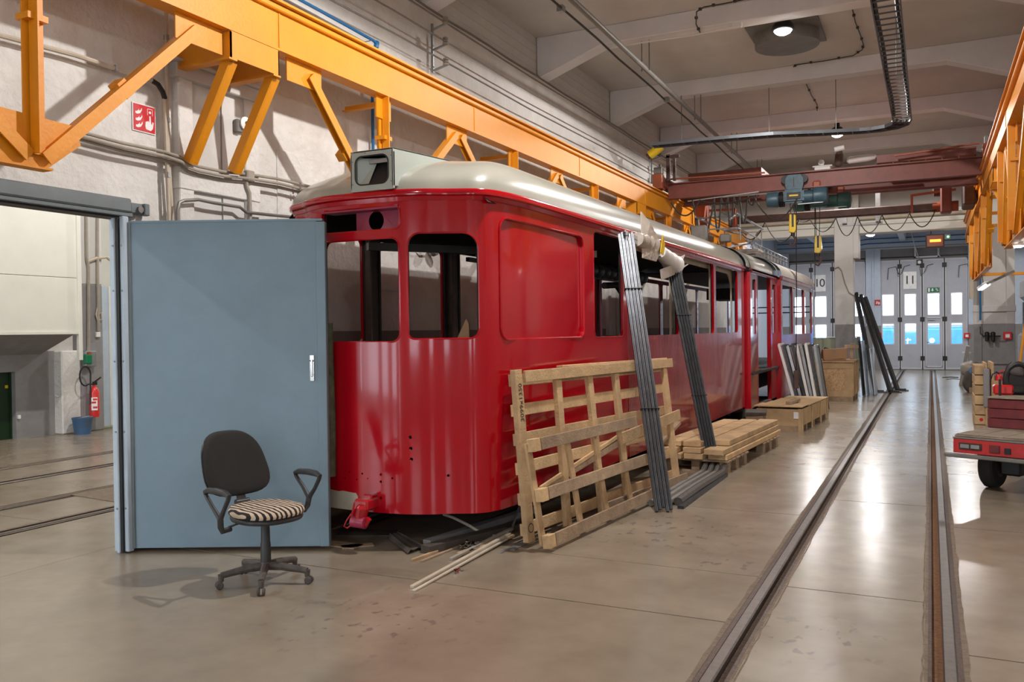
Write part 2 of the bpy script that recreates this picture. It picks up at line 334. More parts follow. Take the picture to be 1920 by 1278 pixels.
def rail(x, side, label, y0=-6, y1=36.4, mt=True):      # side: +1 the groove lies to +x of the head
    t = thing('sunk_rail', (x, (y0+y1)/2, -.03), label, 'rail'); s = side
    h0, h1 = sorted((x-s*.035, x+s*.03))
    MB().box(h0, h1, y0, y1, -.055, .002).build('rail_head', 'railtop' if s < 0 else 'railworn', t, bevel=.008)
    a, b = sorted((x-s*.062, x-s*.035)); MB().box(a, b, y0, y1, -.05, -.004).build('rail_flange', 'railside', t)
    a, b = sorted((x+s*.030, x+s*.080)); MB().box(a, b, y0, y1, -.06, -.036).build('groove_bed', 'dirt' if s > 0 else 'orangedirt', t)
    a, b = sorted((x+s*.080, x+s*.098)); MB().box(a, b, y0, y1, -.05, -.001).build('guard_lip', 'railside', t)
    if mt:
        n = int((y1-y0)/.12)
        for sd in (-1, 1):
            m = MB()
            e0 = x+s*(.098 if sd > 0 else -.062)
            pts = []
            for k in range(n+1):
                y = y0+(y1-y0)*k/n; w = .020+random.random()*.014; pts.append((e0, e0+s*sd*w, y))
            for k in range(n):
                p, q = pts[k], pts[k+1]; m.add([(p[0], p[2], -.002), (p[1], p[2], .001), (q[1], q[2], .001), (q[0], q[2], -.002)], [(0, 1, 2, 3)])
            m.build('mortar_strip', 'mortar', t)
    return t
rail(RL, 1, 'sunk grooved rail running down the middle of the floor beside the pallets')
rail(RR, -1, 'sunk grooved rail at the right, nearest the red cart')
rail(TL, 1, 'sunk rail under the far side of the red tram', 5.99, mt=False); rail(TR, -1, 'sunk rail under the near side of the red tram', 5.99, mt=False)
for (x, _), s, l in zip(HL, (-1, 1, -1, 1), ('first sunk rail beyond the open blue door', 'second sunk rail beyond the open blue door', 'third sunk rail beyond the open blue door', 'farthest sunk rail beyond the open blue door')): rail(x, s, l, -6, 19)
# ---- left wall with the big opening (z up to 2.63), pilasters, ledge
OY = 4.72; OZ = 2.66
wl = thing('wall_left', (XW, 10, 0), '', ''); del wl['label']; del wl['category']; struct(wl)
sheet('wall_face', 'plaster', [(-6, OZ), (OY, OZ), (OY, 1.72), (27, 1.72), (27, 5.80), (-6, 5.80)], [], plane_map((XW, 0, 0), (0, 1, 0), (0, 0, 1)), .075, wl)
MB().box(XW-.075, XW, OY, 27, 0, 1.72).build('dado', 'dadobrown', wl)
MB().box(XW-.2, XW, 27, 36.5, 0, 6.3).build('wall_face', 'walldayblue', wl)
MB().box(XW-.2, XW-.03, -6, 27, 5.80, 6.5).build('upper_wall', 'plaster_smooth', wl)
for k in range(1, 5): MB().box(XW-.035, XW-.024, -6, 27, 5.80+k*.135, 5.804+k*.135).build('board_joint', 'plaster_smooth', wl)
MB().box(XW-.01, XW+.035, -6, 27, 5.755, 5.79).build('ledge', 'ceiling', wl)
MB().tube([(XW+.03, -6+k*.55, 5.80+.008*sin(k*1.7)) for k in range(61)], .02, 6).build('dark_groove_pipe', 'galvdark', wl)
for y0 in (5.28, 15.95):
    p = thing('trim_1' if y0 < 10 else 'trim_2', (XW, y0+.47, 0), '', ''); del p['label']; del p['category']; struct(p)
    x1 = XW+.07
    MB().box(XW-.1, x1, y0, y0+.16, 0, 3.95).build('pilaster_edge', 'plaster', p, bevel=.008)
    MB().box(XW-.1, x1, y0+.78, y0+.95, 0, 3.95).build('pilaster_edge', 'plaster', p, bevel=.008)
    MB().box(XW-.1, x1-.03, y0+.16, y0+.50, 0, 3.95).build('pilaster_panel', 'plaster_smooth', p)
    MB().box(XW-.1, x1-.022, y0+.512, y0+.78, 0, 3.95).build('pilaster_panel', 'plaster_smooth', p)
    MB().box(XW-.1, x1+.01, y0-.01, y0+.96, 2.93, 3.12).build('pilaster_band', 'plaster', p, bevel=.008)
    MB().box(XW-.1, x1+.04, y0-.05, y0+1.02, 3.86, 3.98).build('capital', 'plaster_smooth', p, bevel=.008)
    MB().box(XW-.1, x1+.09, y0-.10, y0+1.06, 3.975, 4.0).build('capital_slab', 'plaster_smooth', p, bevel=.006)
MB().box(XW-.01, XW+.012, 6.55, 7.22, 2.62, 3.5).build('wall_patch', 'plaster', wl, bevel=.004)
MB().box(XW-.01, XW+.02, 7.9, 8.75, 2.2, 2.24).build('wall_patch', 'plaster', wl)
sheet('wall_face', 'plaster_smooth', [(-17.5, 0), (XW-.2, 0), (XW-.2, 6.5), (-17.5, 6.5)], [rr(x, x+w, .3, 3.9, .02, 1) for x, w in ((-16.6, 1.5), (-14.4, 1.1), (-12.8, .7), (-11.6, 1.5), (-9.4, 1.1), (-7.6, 1.0))], plane_map((0, -6, 0), (1, 0, 0), (0, 0, 1)), .2, wl, smooth=False)  # unseen end wall, openings shaped for jamb light and reflections in the tram nose
wb = thing('wall_back_unseen', (0, -6, 0), '', ''); del wb['label']; del wb['category']; struct(wb)
sheet('wall_face', 'plaster_smooth', [(XW, 0), (9, 0), (9, 6.5), (XW, 6.5)], [rr(x, x+1.9, 1.2, 3.6, .02, 1) for x in (-2.8, 2.0, 6.6)], plane_map((0, -6, 0), (1, 0, 0), (0, 0, 1)), .2, wb, smooth=False)  # unseen wall added to cut the fill; its openings let some daylight in
# ---- lintel, roller housing and jamb of the opening
op = thing('trim_3', (XW, 4.7, 0), '', ''); del op['label']; del op['category']; struct(op)
MB().box(XW-.02, XW+.09, -6, 4.78, 2.665, 2.775).build('roller_housing', 'doorframe', op, bevel=.012)
MB().box(XW-.08, XW+.05, -6, 4.70, 2.615, 2.665).build('lintel_track', 'black', op)
MB().box(XW+.02, XW+.075, -6, 4.80, 2.632, 2.665).build('housing_lip', 'doorframe', op, bevel=.006)
MB().box(XW+.0, XW+.07, 4.78, 4.90, 2.665, 2.75).build('housing_end_cap', 'doorframe', op, bevel=.01)
MB().cyl((XW+.03, 4.86, 2.70), (XW+.095, 4.86, 2.70), .026, n=14).build('housing_bolt', 'galvdark', op, smooth=True)
MB().box(XW+.02, XW+.08, 4.91, 4.96, 2.66, 2.755).build('housing_bracket', 'doorframe', op, bevel=.006)
MB().box(XW-.078, XW-.005, 4.700, 4.72, 0, 2.62).build('jamb_lining', 'lightblue', op)
MB().box(XW-.005, XW+.03, 4.655, 4.725, 0, 2.63).build('jamb_frame', 'lightblue', op, bevel=.006)
MB().box(XW+.03, XW+.055, 4.668, 4.70, .01, 2.62).build('jamb_seal', 'black', op)
MB().box(XW+.05, XW+.095, 4.685, 4.74, .01, 2.63).build('jamb_post', 'lightblue', op, bevel=.006)
for z in (.35, .95, 1.5, 2.05, 2.4):
    MB().cyl((XW+.07, 4.680, z), (XW+.07, 4.687, z), .009, n=10).build('bolt', 'galv', op)
    MB().cyl((XW+.012, 4.648, z), (XW+.012, 4.656, z), .008, n=10).build('bolt', 'galv', op)
# ---- door leaf
H0 = Vector((-5.63, 4.735, 0)); H1 = Vector((-4.245, 5.40, 0)); du = (H1-H0).normalized(); dn = Vector((du.y, -du.x, 0)); DW = (H1-H0).length
dl = thing('door_1', H0, '', ''); del dl['label']; del dl['category']; struct(dl)
def dbox(u0, u1, n0, n1, z0, z1): return MB().frame(H0+du*((u0+u1)/2)+dn*((n0+n1)/2)+Vector((0, 0, (z0+z1)/2)), du*(u1-u0), dn*(n1-n0), Vector((0, 0, z1-z0)))
dbox(0, DW-.07, -.05, 0, .03, 2.585).build('door_panel', 'door', dl, bevel=.003)
dbox(DW-.075, DW, -.055, .014, .03, 2.57).build('door_edge_fold', 'door', dl, bevel=.005)
dbox(0, DW-.02, -.045, .006, 2.575, 2.595).build('door_top_fold', 'door', dl, bevel=.003)
dbox(-.012, .012, -.03, .012, .03, 2.58).build('hinge_strip', 'doorframe', dl, bevel=.003)
hd = dbox(DW-.135, DW-.10, 0, .010, 1.325, 1.53).build('handle_plate', 'chrome', dl, bevel=.003, label='chrome flush handle plate')
dbox(DW-.126, DW-.109, .010, .018, 1.36, 1.50).build('handle_grip', 'chrome', hd, bevel=.004)
dbox(DW-.131, DW-.104, .010, .016, 1.48, 1.49).build('handle_latch', 'black', hd)
# ---- ceiling with haunched beams
ce = thing('ceiling', (-2, 12, 6.47), '', ''); del ce['label']; del ce['category']; struct(ce)
MB().box(-17.5, 12, -6, 27.2, 6.47, 6.7).build('ceiling_slab', 'ceiling', ce)
BY = [12.84+3.55*k for k in range(-5, 5)]
for y in BY:
    if y > 26: continue
    b = MB(); w = .30
    b.prism([(XW-.02, y, 6.47), (XW-.02, y, 5.79), (-4.63, y, 6.19), (.27, y, 6.19), (1.40, y, 5.79), (1.40, y, 6.47)], (0, w, 0)).build('ceiling_beam', 'beamw', ce, bevel=.01)
    MB().prism([(2.1, y, 6.47), (2.1, y, 5.79), (3.2, y, 6.19), (9, y, 6.19), (9, y, 6.47)], (0, w, 0)).build('ceiling_beam', 'beamw', ce)
    MB().prism([(XW-.2, y, 6.47), (XW-.2, y, 5.79), (-7, y, 6.19), (-12, y, 6.19), (-13.5, y, 5.79), (-13.5, y, 6.47)], (0, w, 0)).build('ceiling_beam', 'beamw', ce)
# ---- right row of columns: upper wall, columns
wr = thing('wall_right', (1.4, 10, 0), '', ''); del wr['label']; del wr['category']; struct(wr)
MB().box(1.40, 2.1, -6, 27, 5.75, 6.5).build('upper_wall', 'ceiling', wr, bevel=.01)
MB().box(9, 9.2, -6, 60, 0, 6.5).build('wall_face', 'plaster_smooth', wr)
for y in (5.6, 16.1):
    MB().box(1.42, 2.1, y, y+.6, 1.72, 5.75).build('column', 'plaster_smooth', wr, bevel=.01); MB().box(1.42, 2.1, y, y+.6, 0, 1.72).build('column_dado', 'dado', wr, bevel=.01)
# far column of the right row (near face Y=26.4), with bands
cx0, cx1, cy = 1.045, 2.02, 26.4
pc = thing('trim_4', (1.5, 26.8, 0), '', ''); del pc['label']; del pc['category']; struct(pc)
MB().box(cx0+.03, cx1-.03, cy+.03, cy+.8, 1.72, 6.2).build('column_shaft', 'plaster_smooth', pc, bevel=.01)
MB().box(cx0+.03, cx1-.03, cy+.03, cy+.8, .0, 1.72).build('column_dado', 'dado', pc, bevel=.01)
for a, b in ((cx0, cx0+.2), (cx1-.2, cx1)):
    MB().box(a, b, cy, cy+.2, 1.72, 4.6).build('corner_casing', 'plaster_smooth', pc, bevel=.008); MB().box(a, b, cy, cy+.2, 0, 1.72).build('corner_casing', 'dado', pc, bevel=.008)
for z, h in ((.42, .16), (.64, .08), (2.05, .16)): MB().box(cx0-.02, cx1+.02, cy-.02, cy+.2, z, z+h).build('column_band', 'dado' if z < 1 else 'plaster_smooth', pc, bevel=.008)
# middle column between the two tracks
mc = thing('trim_5', (-2.2, 26.7, 0), '', ''); del mc['label']; del mc['category']; struct(mc)
MB().box(-2.49, -1.98, 26.4, 27.0, 1.75, 6.2).build('column_shaft', 'plaster_smooth', mc, bevel=.012)
MB().box(-2.485, -1.985, 26.405, 27.0, 0, 1.75).build('column_dado', 'dado', mc, bevel=.012)
MB().box(-1.985, -1.83, 26.42, 27.0, 3.65, 6.2).build('column_corbel', 'plaster_smooth', mc, bevel=.012)
# cross beam and end wall over the low bay
eb = thing('wall_end', (-2, 27, 4.5), '', ''); del eb['label']; del eb['category']; struct(eb)
MB().box(XW, 9, 27.0, 27.3, 4.95, 6.6).build('upper_wall', 'plaster_smooth', eb)
MB().box(XW, 9, 26.72, 27.3, 4.38, 4.97).build('cross_beam', 'cream', eb, bevel=.015)
MB().box(XW, 1.05, 26.66, 26.73, 4.60, 4.66).build('cross_beam_lip', 'cream', eb, bevel=.01)
MB().tube([(XW+.1, 26.6, 4.80), (1.0, 26.6, 4.80)], .05, 10).build('heating_pipe', 'conduitlt', eb, smooth=True)
# low bay ceiling and downstand beams
MB().box(XW, 9, 27.2, 36.8, 5.42, 5.6).build('low_ceiling', 'walldayblue', ce)
for x in (-4.0, -.95, 2.1): MB().prism([(x-.14, 27.3, 5.42), (x+.14, 27.3, 5.42), (x+.10, 27.3, 4.98), (x-.10, 27.3, 4.98)], (0, 9.2, 0)).build('ceiling_beam', 'walldayblue', ce)
MB().box(XW, 9, 33.2, 33.5, 5.0, 5.42).build('ceiling_beam', 'walldayblue', ce)
# ---- far wall with gates
wf = thing('wall_far', (-2, 36.5, 0), '', ''); del wf['label']; del wf['category']; struct(wf)
GY = 36.5
sheet('wall_face', 'walldayblue', [(XW, 1.72), (-5.2, 1.72), (-5.2, 4.69), (-2.28, 4.69), (-2.28, 1.72), (-1.75, 1.72), (-1.75, 4.69), (1.28, 4.69), (1.28, 1.72), (9, 1.72), (9, 5.6), (XW, 5.6)], [], plane_map((0, GY, 0), (1, 0, 0), (0, 0, 1)), .35, wf, smooth=False)
for a, b in ((XW, -5.2), (-2.28, -1.75), (1.28, 9)): MB().box(a, b, GY, GY+.35, 0, 1.72).build('dado', 'dado', wf)
for z in (4.72, 4.9, 5.08): MB().tube([(XW+.1, GY-.06, z), (-2.6, GY-.06, z-.02), (-2.2, GY-.06, z+.03), (4, GY-.06, z)], .022, 6).build('wall_pipe', 'bluepipe' if z > 4.8 else 'conduit', wf)
MB().box(-2.05, -1.99, GY-.05, GY, 0, 4.7).build('downpipe', 'walldayblue', wf)
def gate(num, xs, wins, sign, tag_n, wicket=None):
    g = thing('door_%d' % num, ((xs[0]+xs[-1])/2, GY+.1, 0), '', ''); del g['label']; del g['category']; struct(g)
    MB().box(xs[0]-.1, xs[-1]+.1, GY+.12, GY+.22, 4.28, 4.69).build('overhead_panel', 'dado', g)
    MB().box(xs[0]-.2, xs[-1]+.2, GY+.17, GY+.24, 4.16, 4.75).build('top_light_stop', 'gate', g); MB().box(xs[0]-.25, xs[0]+.05, GY+.17, GY+.24, 0, 4.5).build('side_light_stop', 'gate', g); MB().box(xs[-1]-.05, xs[-1]+.25, GY+.17, GY+.24, 0, 4.5).build('side_light_stop', 'gate', g)  # strips added behind the leaves to block light leaking through the gaps
    MB().box(xs[0]-.2, xs[-1]+.2, GY+.17, GY+.24, -.01, .05).build('sill_light_stop', 'dado', g)  # strip added to block the bright gap under the leaves
    MB().bar((xs[0], GY+.08, 4.36), (xs[-1], GY+.08, 4.36), .03, .05).build('overhead_track', 'black', g)
    for i in range(len(xs)-1):
        a, b = xs[i]+.02, xs[i+1]-.02; w = wins[i]; holes = []
        for z0, z1 in ((.99, 1.79), (2.10, 2.93)): holes.append(rr(w[0], w[1], z0, z1, .035, 3))
        lf = sheet('gate_leaf', 'gate', [(a, .006), (b, .006), (b, 4.24), (a, 4.24)], holes, plane_map((0, GY+.10, 0), (1, 0, 0), (0, 0, 1)), .06, g, smooth=False)
        for z0, z1 in ((.99, 1.79), (2.10, 2.93)):
            fr = sheet('window_frame', 'gatetrim', rr(w[0]-.025, w[1]+.025, z0-.025, z1+.025, .04, 3), [rr(w[0]+.012, w[1]-.012, z0+.012, z1-.012, .03, 3)], plane_map((0, GY+.085, 0), (1, 0, 0), (0, 0, 1)), .02, lf, smooth=False)
            MB().box(w[0]-.01, w[1]+.01, GY+.125, GY+.131, z0-.01, z1+.01).build('glass_pane', 'glass', lf)
        m = MB(); n = int((b-a)/.05)
        for k in range(1, n):
            x = a+(b-a)*k/n
            for z0, z1 in ((.08, .93), (1.85, 2.04), (3.0, 4.18)): m.box(x-.004, x+.004, GY+.094, GY+.101, z0, z1)
        m.build('leaf_ribbing', 'gate', lf)
        m = MB()
        for x in (a, b-.03): m.box(x, x+.03, GY+.075, GY+.10, .03, 4.24)
        m.box(a+.03, b-.03, GY+.078, GY+.10, 4.20, 4.24).box(a+.03, b-.03, GY+.078, GY+.10, .03, .08); m.build('leaf_edge_trim', 'gatetrim', lf)
        if i: MB().box(xs[i]-.02, xs[i]+.02, GY+.11, GY+.14, .02, 4.26).build('leaf_seal', 'black', g)
        if i:
            for z in (.36, 1.86, 3.92): MB().box(xs[i]-.075, xs[i]+.075, GY+.05, GY+.09, z, z+.17).build('hinge', 'black', g, bevel=.01)
    return g
G11 = gate(11, [-1.82, -1.07, -.286, .482, 1.27], [(-1.70, -1.28), (-.905, -.50), (-.105, .31), (.70, 1.08)], None, '11')
G10 = gate(10, [-5.18, -4.34, -3.53, -2.90, -2.30], [(-4.98, -4.56), (-4.20, -3.76), (-3.38, -3.02), (-2.72, -2.36)], None, '10')
# wicket door in gate 11, closer, straps
m = MB().box(-.165, -.135, GY+.06, GY+.10, .1, 2.02).box(.36, .39, GY+.06, GY+.10, .1, 2.02).box(-.165, .39, GY+.06, GY+.10, 1.98, 2.02).box(-.165, .39, GY+.06, GY+.10, .1, .15)
m.build('wicket_door_frame', 'gatetrim', G11, bevel=.005)
MB().box(-.10, .14, GY+.03, GY+.06, 1.90, 1.94).build('door_closer', 'galv', G11, bevel=.005); MB().box(-.13, -.05, GY+.03, GY+.06, 1.05, 1.07).build('wicket_handle', 'black', G11)
for x in (-.70, .10): MB().tube([(x, GY+.06, 4.05), (x-.2, GY+.06, 4.0), (x-.3, GY+.06, 3.75), (x-.42, GY+.06, 3.6), (x-.45, GY+.06, 3.9)], .012, 5).build('gate_cable', 'cable', G11)
for x in (-1.50, .95): MB().tube([(x, GY+.06, 3.5), (x+.03, GY+.06, 3.95), (x+.3, GY+.06, 4.0), (x+.4, GY+.06, 3.7)], .012, 5).build('gate_cable', 'cable', G11)
for x in (-.52, .28): MB().box(x-.03, x+.03, GY-.02, GY+.05, 4.30, 4.85).build('track_hanger', 'gatetrim', G11)
MB().box(-.55, .34, GY-.02, GY+.03, 4.30, 4.36).build('track_hanger_bar', 'gatetrim', G11)
def numsign(txt, x0, x1, z0, z1, lab):
    t = thing('number_sign', ((x0+x1)/2, GY+.07, z0), lab, 'sign')
    MB().box(x0, x1, GY+.055, GY+.068, z0, z1).build('sign_board', 'signw', t)
    for ch, dx in zip(txt, (-.10, .10)): text(ch, .46, ((x0+x1)/2+dx, GY+.05, (z0+z1)/2), (1, 0, 0), (0, 0, 1), 'ink', t, 'digit', .004)
numsign('11', -.945, -.475, 3.12, 3.79, 'white board with black number 11 on the right gate')
numsign('10', -4.24, -3.78, 3.12, 3.79, 'white board with black number 10 on the left gate')
t = thing('exit_sign', (.1, GY+.07, 2.96), 'green emergency exit sign with running figure above the wicket door', 'sign')
MB().box(-.11, .31, GY+.055, GY+.068, 2.97, 3.15).build('sign_board', 'signgreen', t)
shape('arrow', 'signw', [(-.02, .06), (.02, .06), (.02, 0), (.05, 0), (0, -.06), (-.05, 0), (-.02, 0)], (.07, GY+.054, 3.06), (1, 0, 0), (0, 0, 1), t, .002)
shape('doorway_symbol', 'signw', [(-.03, -.07), (.03, -.07), (.03, .07), (-.03, .07)], (-.05, GY+.054, 3.06), (1, 0, 0), (0, 0, 1), t, .002)
m = MB(); o = Vector((.22, GY+.052, 3.06))
for a, b, w in (((-.01, .02), (.02, -.02), .022), ((.02, -.02), (.0, -.06), .014), ((.02, -.02), (.06, -.045), .014), ((-.01, .02), (-.05, .0), .012), ((-.01, .025), (.04, .03), .012)): m.bar(o+Vector((a[0], 0, a[1])), o+Vector((b[0], 0, b[1])), .003, w)
m.cyl(o+Vector((-.025, 0, .05)), o+Vector((-.025, .003, .05)), .016, n=10); m.build('running_figure', 'signw', t)
# outside: pavement, a blue tram standing beyond the gates
t = thing('tram', (.3, 46, 0), 'blue tram with a white t seen outside through the gate windows', 'tram')
MB().box(-3.0, 2.2, 44.6, 47.5, .15, 1.62).build('body', 'outblue', t, bevel=.12, seg=3); MB().box(-3.0, 2.2, 44.7, 47.4, 1.62, 3.1).build('window_band', 'white', t, bevel=.1, seg=2)
text('t', .8, (-.95, 44.59, .95), (1, 0, 0), (0, 0, 1), 'signw', t, 'letter', .004)
MB().lathe([(.12, 0), (.12, .03)], (.05, 44.57, 1.0), (0, 1, 0), 16).build('headlight', 'signw', t)
# green fabric screen and blue band
t = thing('fabric_screen', (-3.3, 31, 0), 'olive green fabric screen hanging in front of the left gate', 'screen')
n = 40; x0, x1 = AY(1478, 640, 31).x, AY(1612, 640, 31).x; mb = MB()
zt = AY(1540, 633, 31).z; zb = AY(1540, 690, 31).z-.35
for k in range(n+1):
    x = x0+(x1-x0)*k/n; y = 31+.04*sin(k*1.1)+.02*sin(k*2.7); mb.V += [Vector((x, y, zb)), Vector((x, 31+(y-31)*.3, zt))]
for k in range(n): mb.F.append((2*k, 2*k+2, 2*k+3, 2*k+1))
mb.build('cloth', 'greenfab', t, smooth=True)
MB().bar((x0, 31, zt+.02), (x1, 31, zt+.02), .03, .03).build('top_rail', 'white', t); MB().bar((x0, 31, .25), (x1, 31, .25), .05, .08).build('lower_rail', 'bluepipe', t)
for x in (x0+.05, x1-.05): MB().bar((x, 31.03, 0), (x, 31.03, zt), .04, .04).build('post', 'galvdark', t)
# ---- left hall seen through the opening
LX = -13.5
wh = thing('wall_hall', (LX, 8, 0), '', ''); del wh['label']; del wh['category']; struct(wh)
yp = AX(150, 600, LX).y; ye = AX(193, 600, LX).y; yd = AX(43, 700, LX).y; yc = AX(116, 700, LX).y
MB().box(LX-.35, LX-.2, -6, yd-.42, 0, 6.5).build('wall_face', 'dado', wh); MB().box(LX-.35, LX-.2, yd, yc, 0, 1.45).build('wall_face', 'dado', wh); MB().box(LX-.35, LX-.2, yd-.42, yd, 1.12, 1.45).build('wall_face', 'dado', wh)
MB().box(LX-.35, LX-.2, -6, yp, 1.45, 6.5).build('wall_face', 'plaster', wh)
MB().box(LX-.35, LX+.0, yc, yp, 0, 1.45).build('pier_stub', 'plaster', wh, bevel=.02)
MB().box(LX-.5, LX, yp, ye, 2.62, 6.5).build('pier', 'plaster_smooth', wh, bevel=.015); MB().box(LX-.5, LX, yp, ye, 0, 2.62).build('pier_dado', 'dado', wh, bevel=.015)
MB().box(LX-.4, LX-.02, ye, ye+.14, .06, 2.60).build('gate_edge', 'lightblue', wh); MB().box(LX-.35, LX-.01, ye+.14, ye+.42, .06, 2.60).build('gate_edge_panel', 'cream', wh, bevel=.006)
MB().box(-17.6, -17.4, 8, 25, 2.7, 6.5).build('far_wall_face', 'cream', wh); MB().box(-17.6, -17.4, 8, 25, 0, 2.7).build('far_wall_dado', 'palegreen', wh)
MB().box(-17.6, XW-.2, 19.5, 19.7, 0, 6.5).build('wall_face', 'cream', wh)
yc2 = AX(145, 500, LX+.75).y
MB().box(LX-.2, LX+.75, -6, yc2, 1.76, 2.66).build('bulkhead_lower', 'cream', wh, bevel=.008)
MB().box(LX-.2, LX+.75, -6, yc2, 2.665, 6.4).build('bulkhead_upper', 'cream', wh, bevel=.008)
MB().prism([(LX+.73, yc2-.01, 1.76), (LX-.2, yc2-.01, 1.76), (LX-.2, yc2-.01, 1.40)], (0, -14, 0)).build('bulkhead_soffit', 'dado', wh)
MB().box(LX+.72, LX+.79, yc2-.02, yc2+.05, 1.3, 6.4).build('bulkhead_edge_trim', 'cream', wh, bevel=.006); MB().box(LX+.74, LX+.78, -6, yc2, 1.735, 1.775).build('bulkhead_bottom_trim', 'cream', wh)
d = thing('door_2', (LX-.25, yd-.2, 0), '', ''); del d['label']; del d['category']; struct(d)
MB().box(LX-.40, LX-.32, yd-.42, yd, 0, 1.12).build('door_leaf', 'doorgreen', d); MB().box(LX-.30, LX-.24, yd-.46, yd-.30, 0, 1.12).build('door_leaf', 'doorgreen', d, bevel=.01); MB().box(LX-.319, LX-.315, yd-.1, yd-.05, .85, .90).build('door_plate', 'tape', d)
MB().box(LX-.34, LX-.30, yd-.03, yd, 0, 1.12).build('door_frame', 'doorgreen', d)
# electrical things on the pier
def at(px, py, off=0.036): return AX(px, py, LX+off)
t = thing('switch_box', at(163, 690), 'grey-green electrical switch box on the pier above the red extinguisher', 'switch box')
a, b = at(155, 658), at(176, 686); MB().box(LX, LX+.12, a.y, b.y, b.z, a.z).build('housing', 'galv', t, bevel=.012)
a, b = at(152, 664), at(165, 682); MB().box(LX+.05, LX+.17, a.y, b.y, b.z, a.z).build('green_cover', 'signgreen', t, bevel=.02)
a = at(160, 662); MB().cyl((LX+.12, a.y, a.z), (LX+.16, a.y, a.z), .03, n=12).build('warning_lamp', 'craneor', t)
tag(MB().tube([at(166, 658), at(166, 500), at(163, 485), at(162, 400), at(161, 330)], .028, 6).build('conduit_pipe', 'conduit'), 'pair of cream conduits running up the pier from the switch box', 'pipe')
tag(MB().tube([at(184, 620), at(184, 580), at(183, 500), at(183, 330)], .028, 6).build('conduit_pipe', 'conduit'), 'conduit on the right edge of the pier with a coiled cable', 'pipe')
tag(MB().tube([at(184, 590), at(190, 585), at(191, 600), at(182, 598), at(180, 590), at(185, 565)], .014, 6).build('cable_coil', 'conduitlt'), 'small coil of pale cable hanging on the pier', 'cable')
tag(MB().box(LX, LX+.05, at(180, 625).y, at(188, 625).y, at(184, 632).z, at(184, 622).z).build('socket_box', 'white', bevel=.008), 'small white socket box on the pier below the cable coil', 'socket box')
tag(MB().tube([at(164, 490), at(180, 484), at(200, 482), at(208, 488), at(212, 500)], .03, 6).build('cable_run', 'conduitlt'), 'bunch of cables crossing the pier high up', 'cable')
t = thing('fire_extinguisher', at(177, 782), 'red fire extinguisher with black hose hanging on the grey pier', 'extinguisher')
c = at(177, 750, .14); c.z = 0; z0, z1 = at(177, 781).z, at(177, 724).z; h = z1-z0
MB().lathe([(.0, z0), (.082, z0+.01), (.085, z0+.05), (.085, z1-.10), (.06, z1-.03), (.028, z1), (.028, z1+.03)], c, n=20).build('cylinder', 'extred', t, smooth=True)
fd = Vector((.79, -.61, 0)); sd_ = Vector((.61, .79, 0))
lbl = MB().frame(c+fd*.088+Vector((0, 0, z0+.45*h)), sd_*.10, fd*.012, Vector((0, 0, .42*h))).build('label', 'signw', t, bevel=.004)
for zf in (.34, .50, .60): MB().frame(c+fd*.096+sd_*(.01 if zf != .5 else -.01)+Vector((0, 0, z0+zf*h)), sd_*.07, fd*.004, Vector((0, 0, .035))).build('label_stripe', 'extred', lbl)
cz = Vector((c.x, c.y, z1+.05)); MB().box(c.x-.02, c.x+.02, c.y-.02, c.y+.05, z1+.03, z1+.09).bar(cz+Vector((0, 0, .03)), cz+Vector((0, .14, .11)), .02, .02).build('valve_lever', 'black', t)
MB().tube([cz]+[cz+Vector((.02, -.19+.11*cos(radians(-60-k*22)), .15+.17*sin(radians(-60-k*22)))) for k in range(14)]+[cz+Vector((.02, -.09, -.1)), cz+Vector((.02, -.10, -.35))], .014, 7).build('hose', 'black', t, smooth=True)
t = thing('bucket', at(155, 808), 'dirty blue plastic bucket on the floor below the extinguisher', 'bucket')
c = AX(155, 806, LX+.24); c.z = 0; MB().lathe([(.0, .0), (.13, .0), (.165, .26), (.172, .27), (.172, .29), (.155, .29), (.12, .03)], c, n=22).build('pail', 'bluebucket', t, smooth=True); MB().tube([c+Vector((0, -.17, .27)), c+Vector((.12, -.1, .30)), c+Vector((.15, 0, .31)), c+Vector((.12, .1, .30)), c+Vector((0, .17, .27))], .006, 5).build('handle', 'galv', t)
tag(MB().box(LX-.2, LX-.16, at(49, 780).y, at(54, 780).y, at(50, 786).z, at(50, 779).z).build('wall_switch', 'white', bevel=.005), 'small white switch on the grey wall beside the dark green door', 'switch')
c4 = [AZ(132, 928), AZ(215, 913), AZ(240, 925), AZ(220, 942)]
tag(MB().prism([v+Vector((0, 0, .001)) for v in c4], (0, 0, .006)).build('steel_cover_plate', 'mortar'), 'flat steel cover plate in the floor of the next hall', 'plate')
# ================================================================ RED TRAM
TC = -4.05
PP = [(0, 5.58), (.20, 5.587), (.38, 5.615), (.55, 5.68), (.67, 5.755), (.78, 5.81), (.86, 5.85), (.915, 5.90), (.955, 5.97), (.985, 6.08), (1.01, 6.25), (1.025, 6.5), (1.03, 6.8)]
def cr(P, n=6):
    out = []
    for i in range(len(P)-1):
        p0, p1, p2, p3 = P[max(i-1, 0)], P[i], P[i+1], P[min(i+2, len(P)-1)]
        for k in range(n):
            t = k/n; out.append(tuple(.5*(2*p1[j]+(p2[j]-p0[j])*t+(2*p0[j]-5*p1[j]+4*p2[j]-p3[j])*t*t+(3*p1[j]-p0[j]-3*p2[j]+p3[j])*t**3) for j in range(len(p1))))
    return out+[tuple(P[-1])]
PD = cr(PP); PS = [0]
for a, b in zip(PD[:-1], PD[1:]): PS.append(PS[-1]+hypot(b[0]-a[0], b[1]-a[1]))
SE = PS[-1]; YE = PD[-1][1]
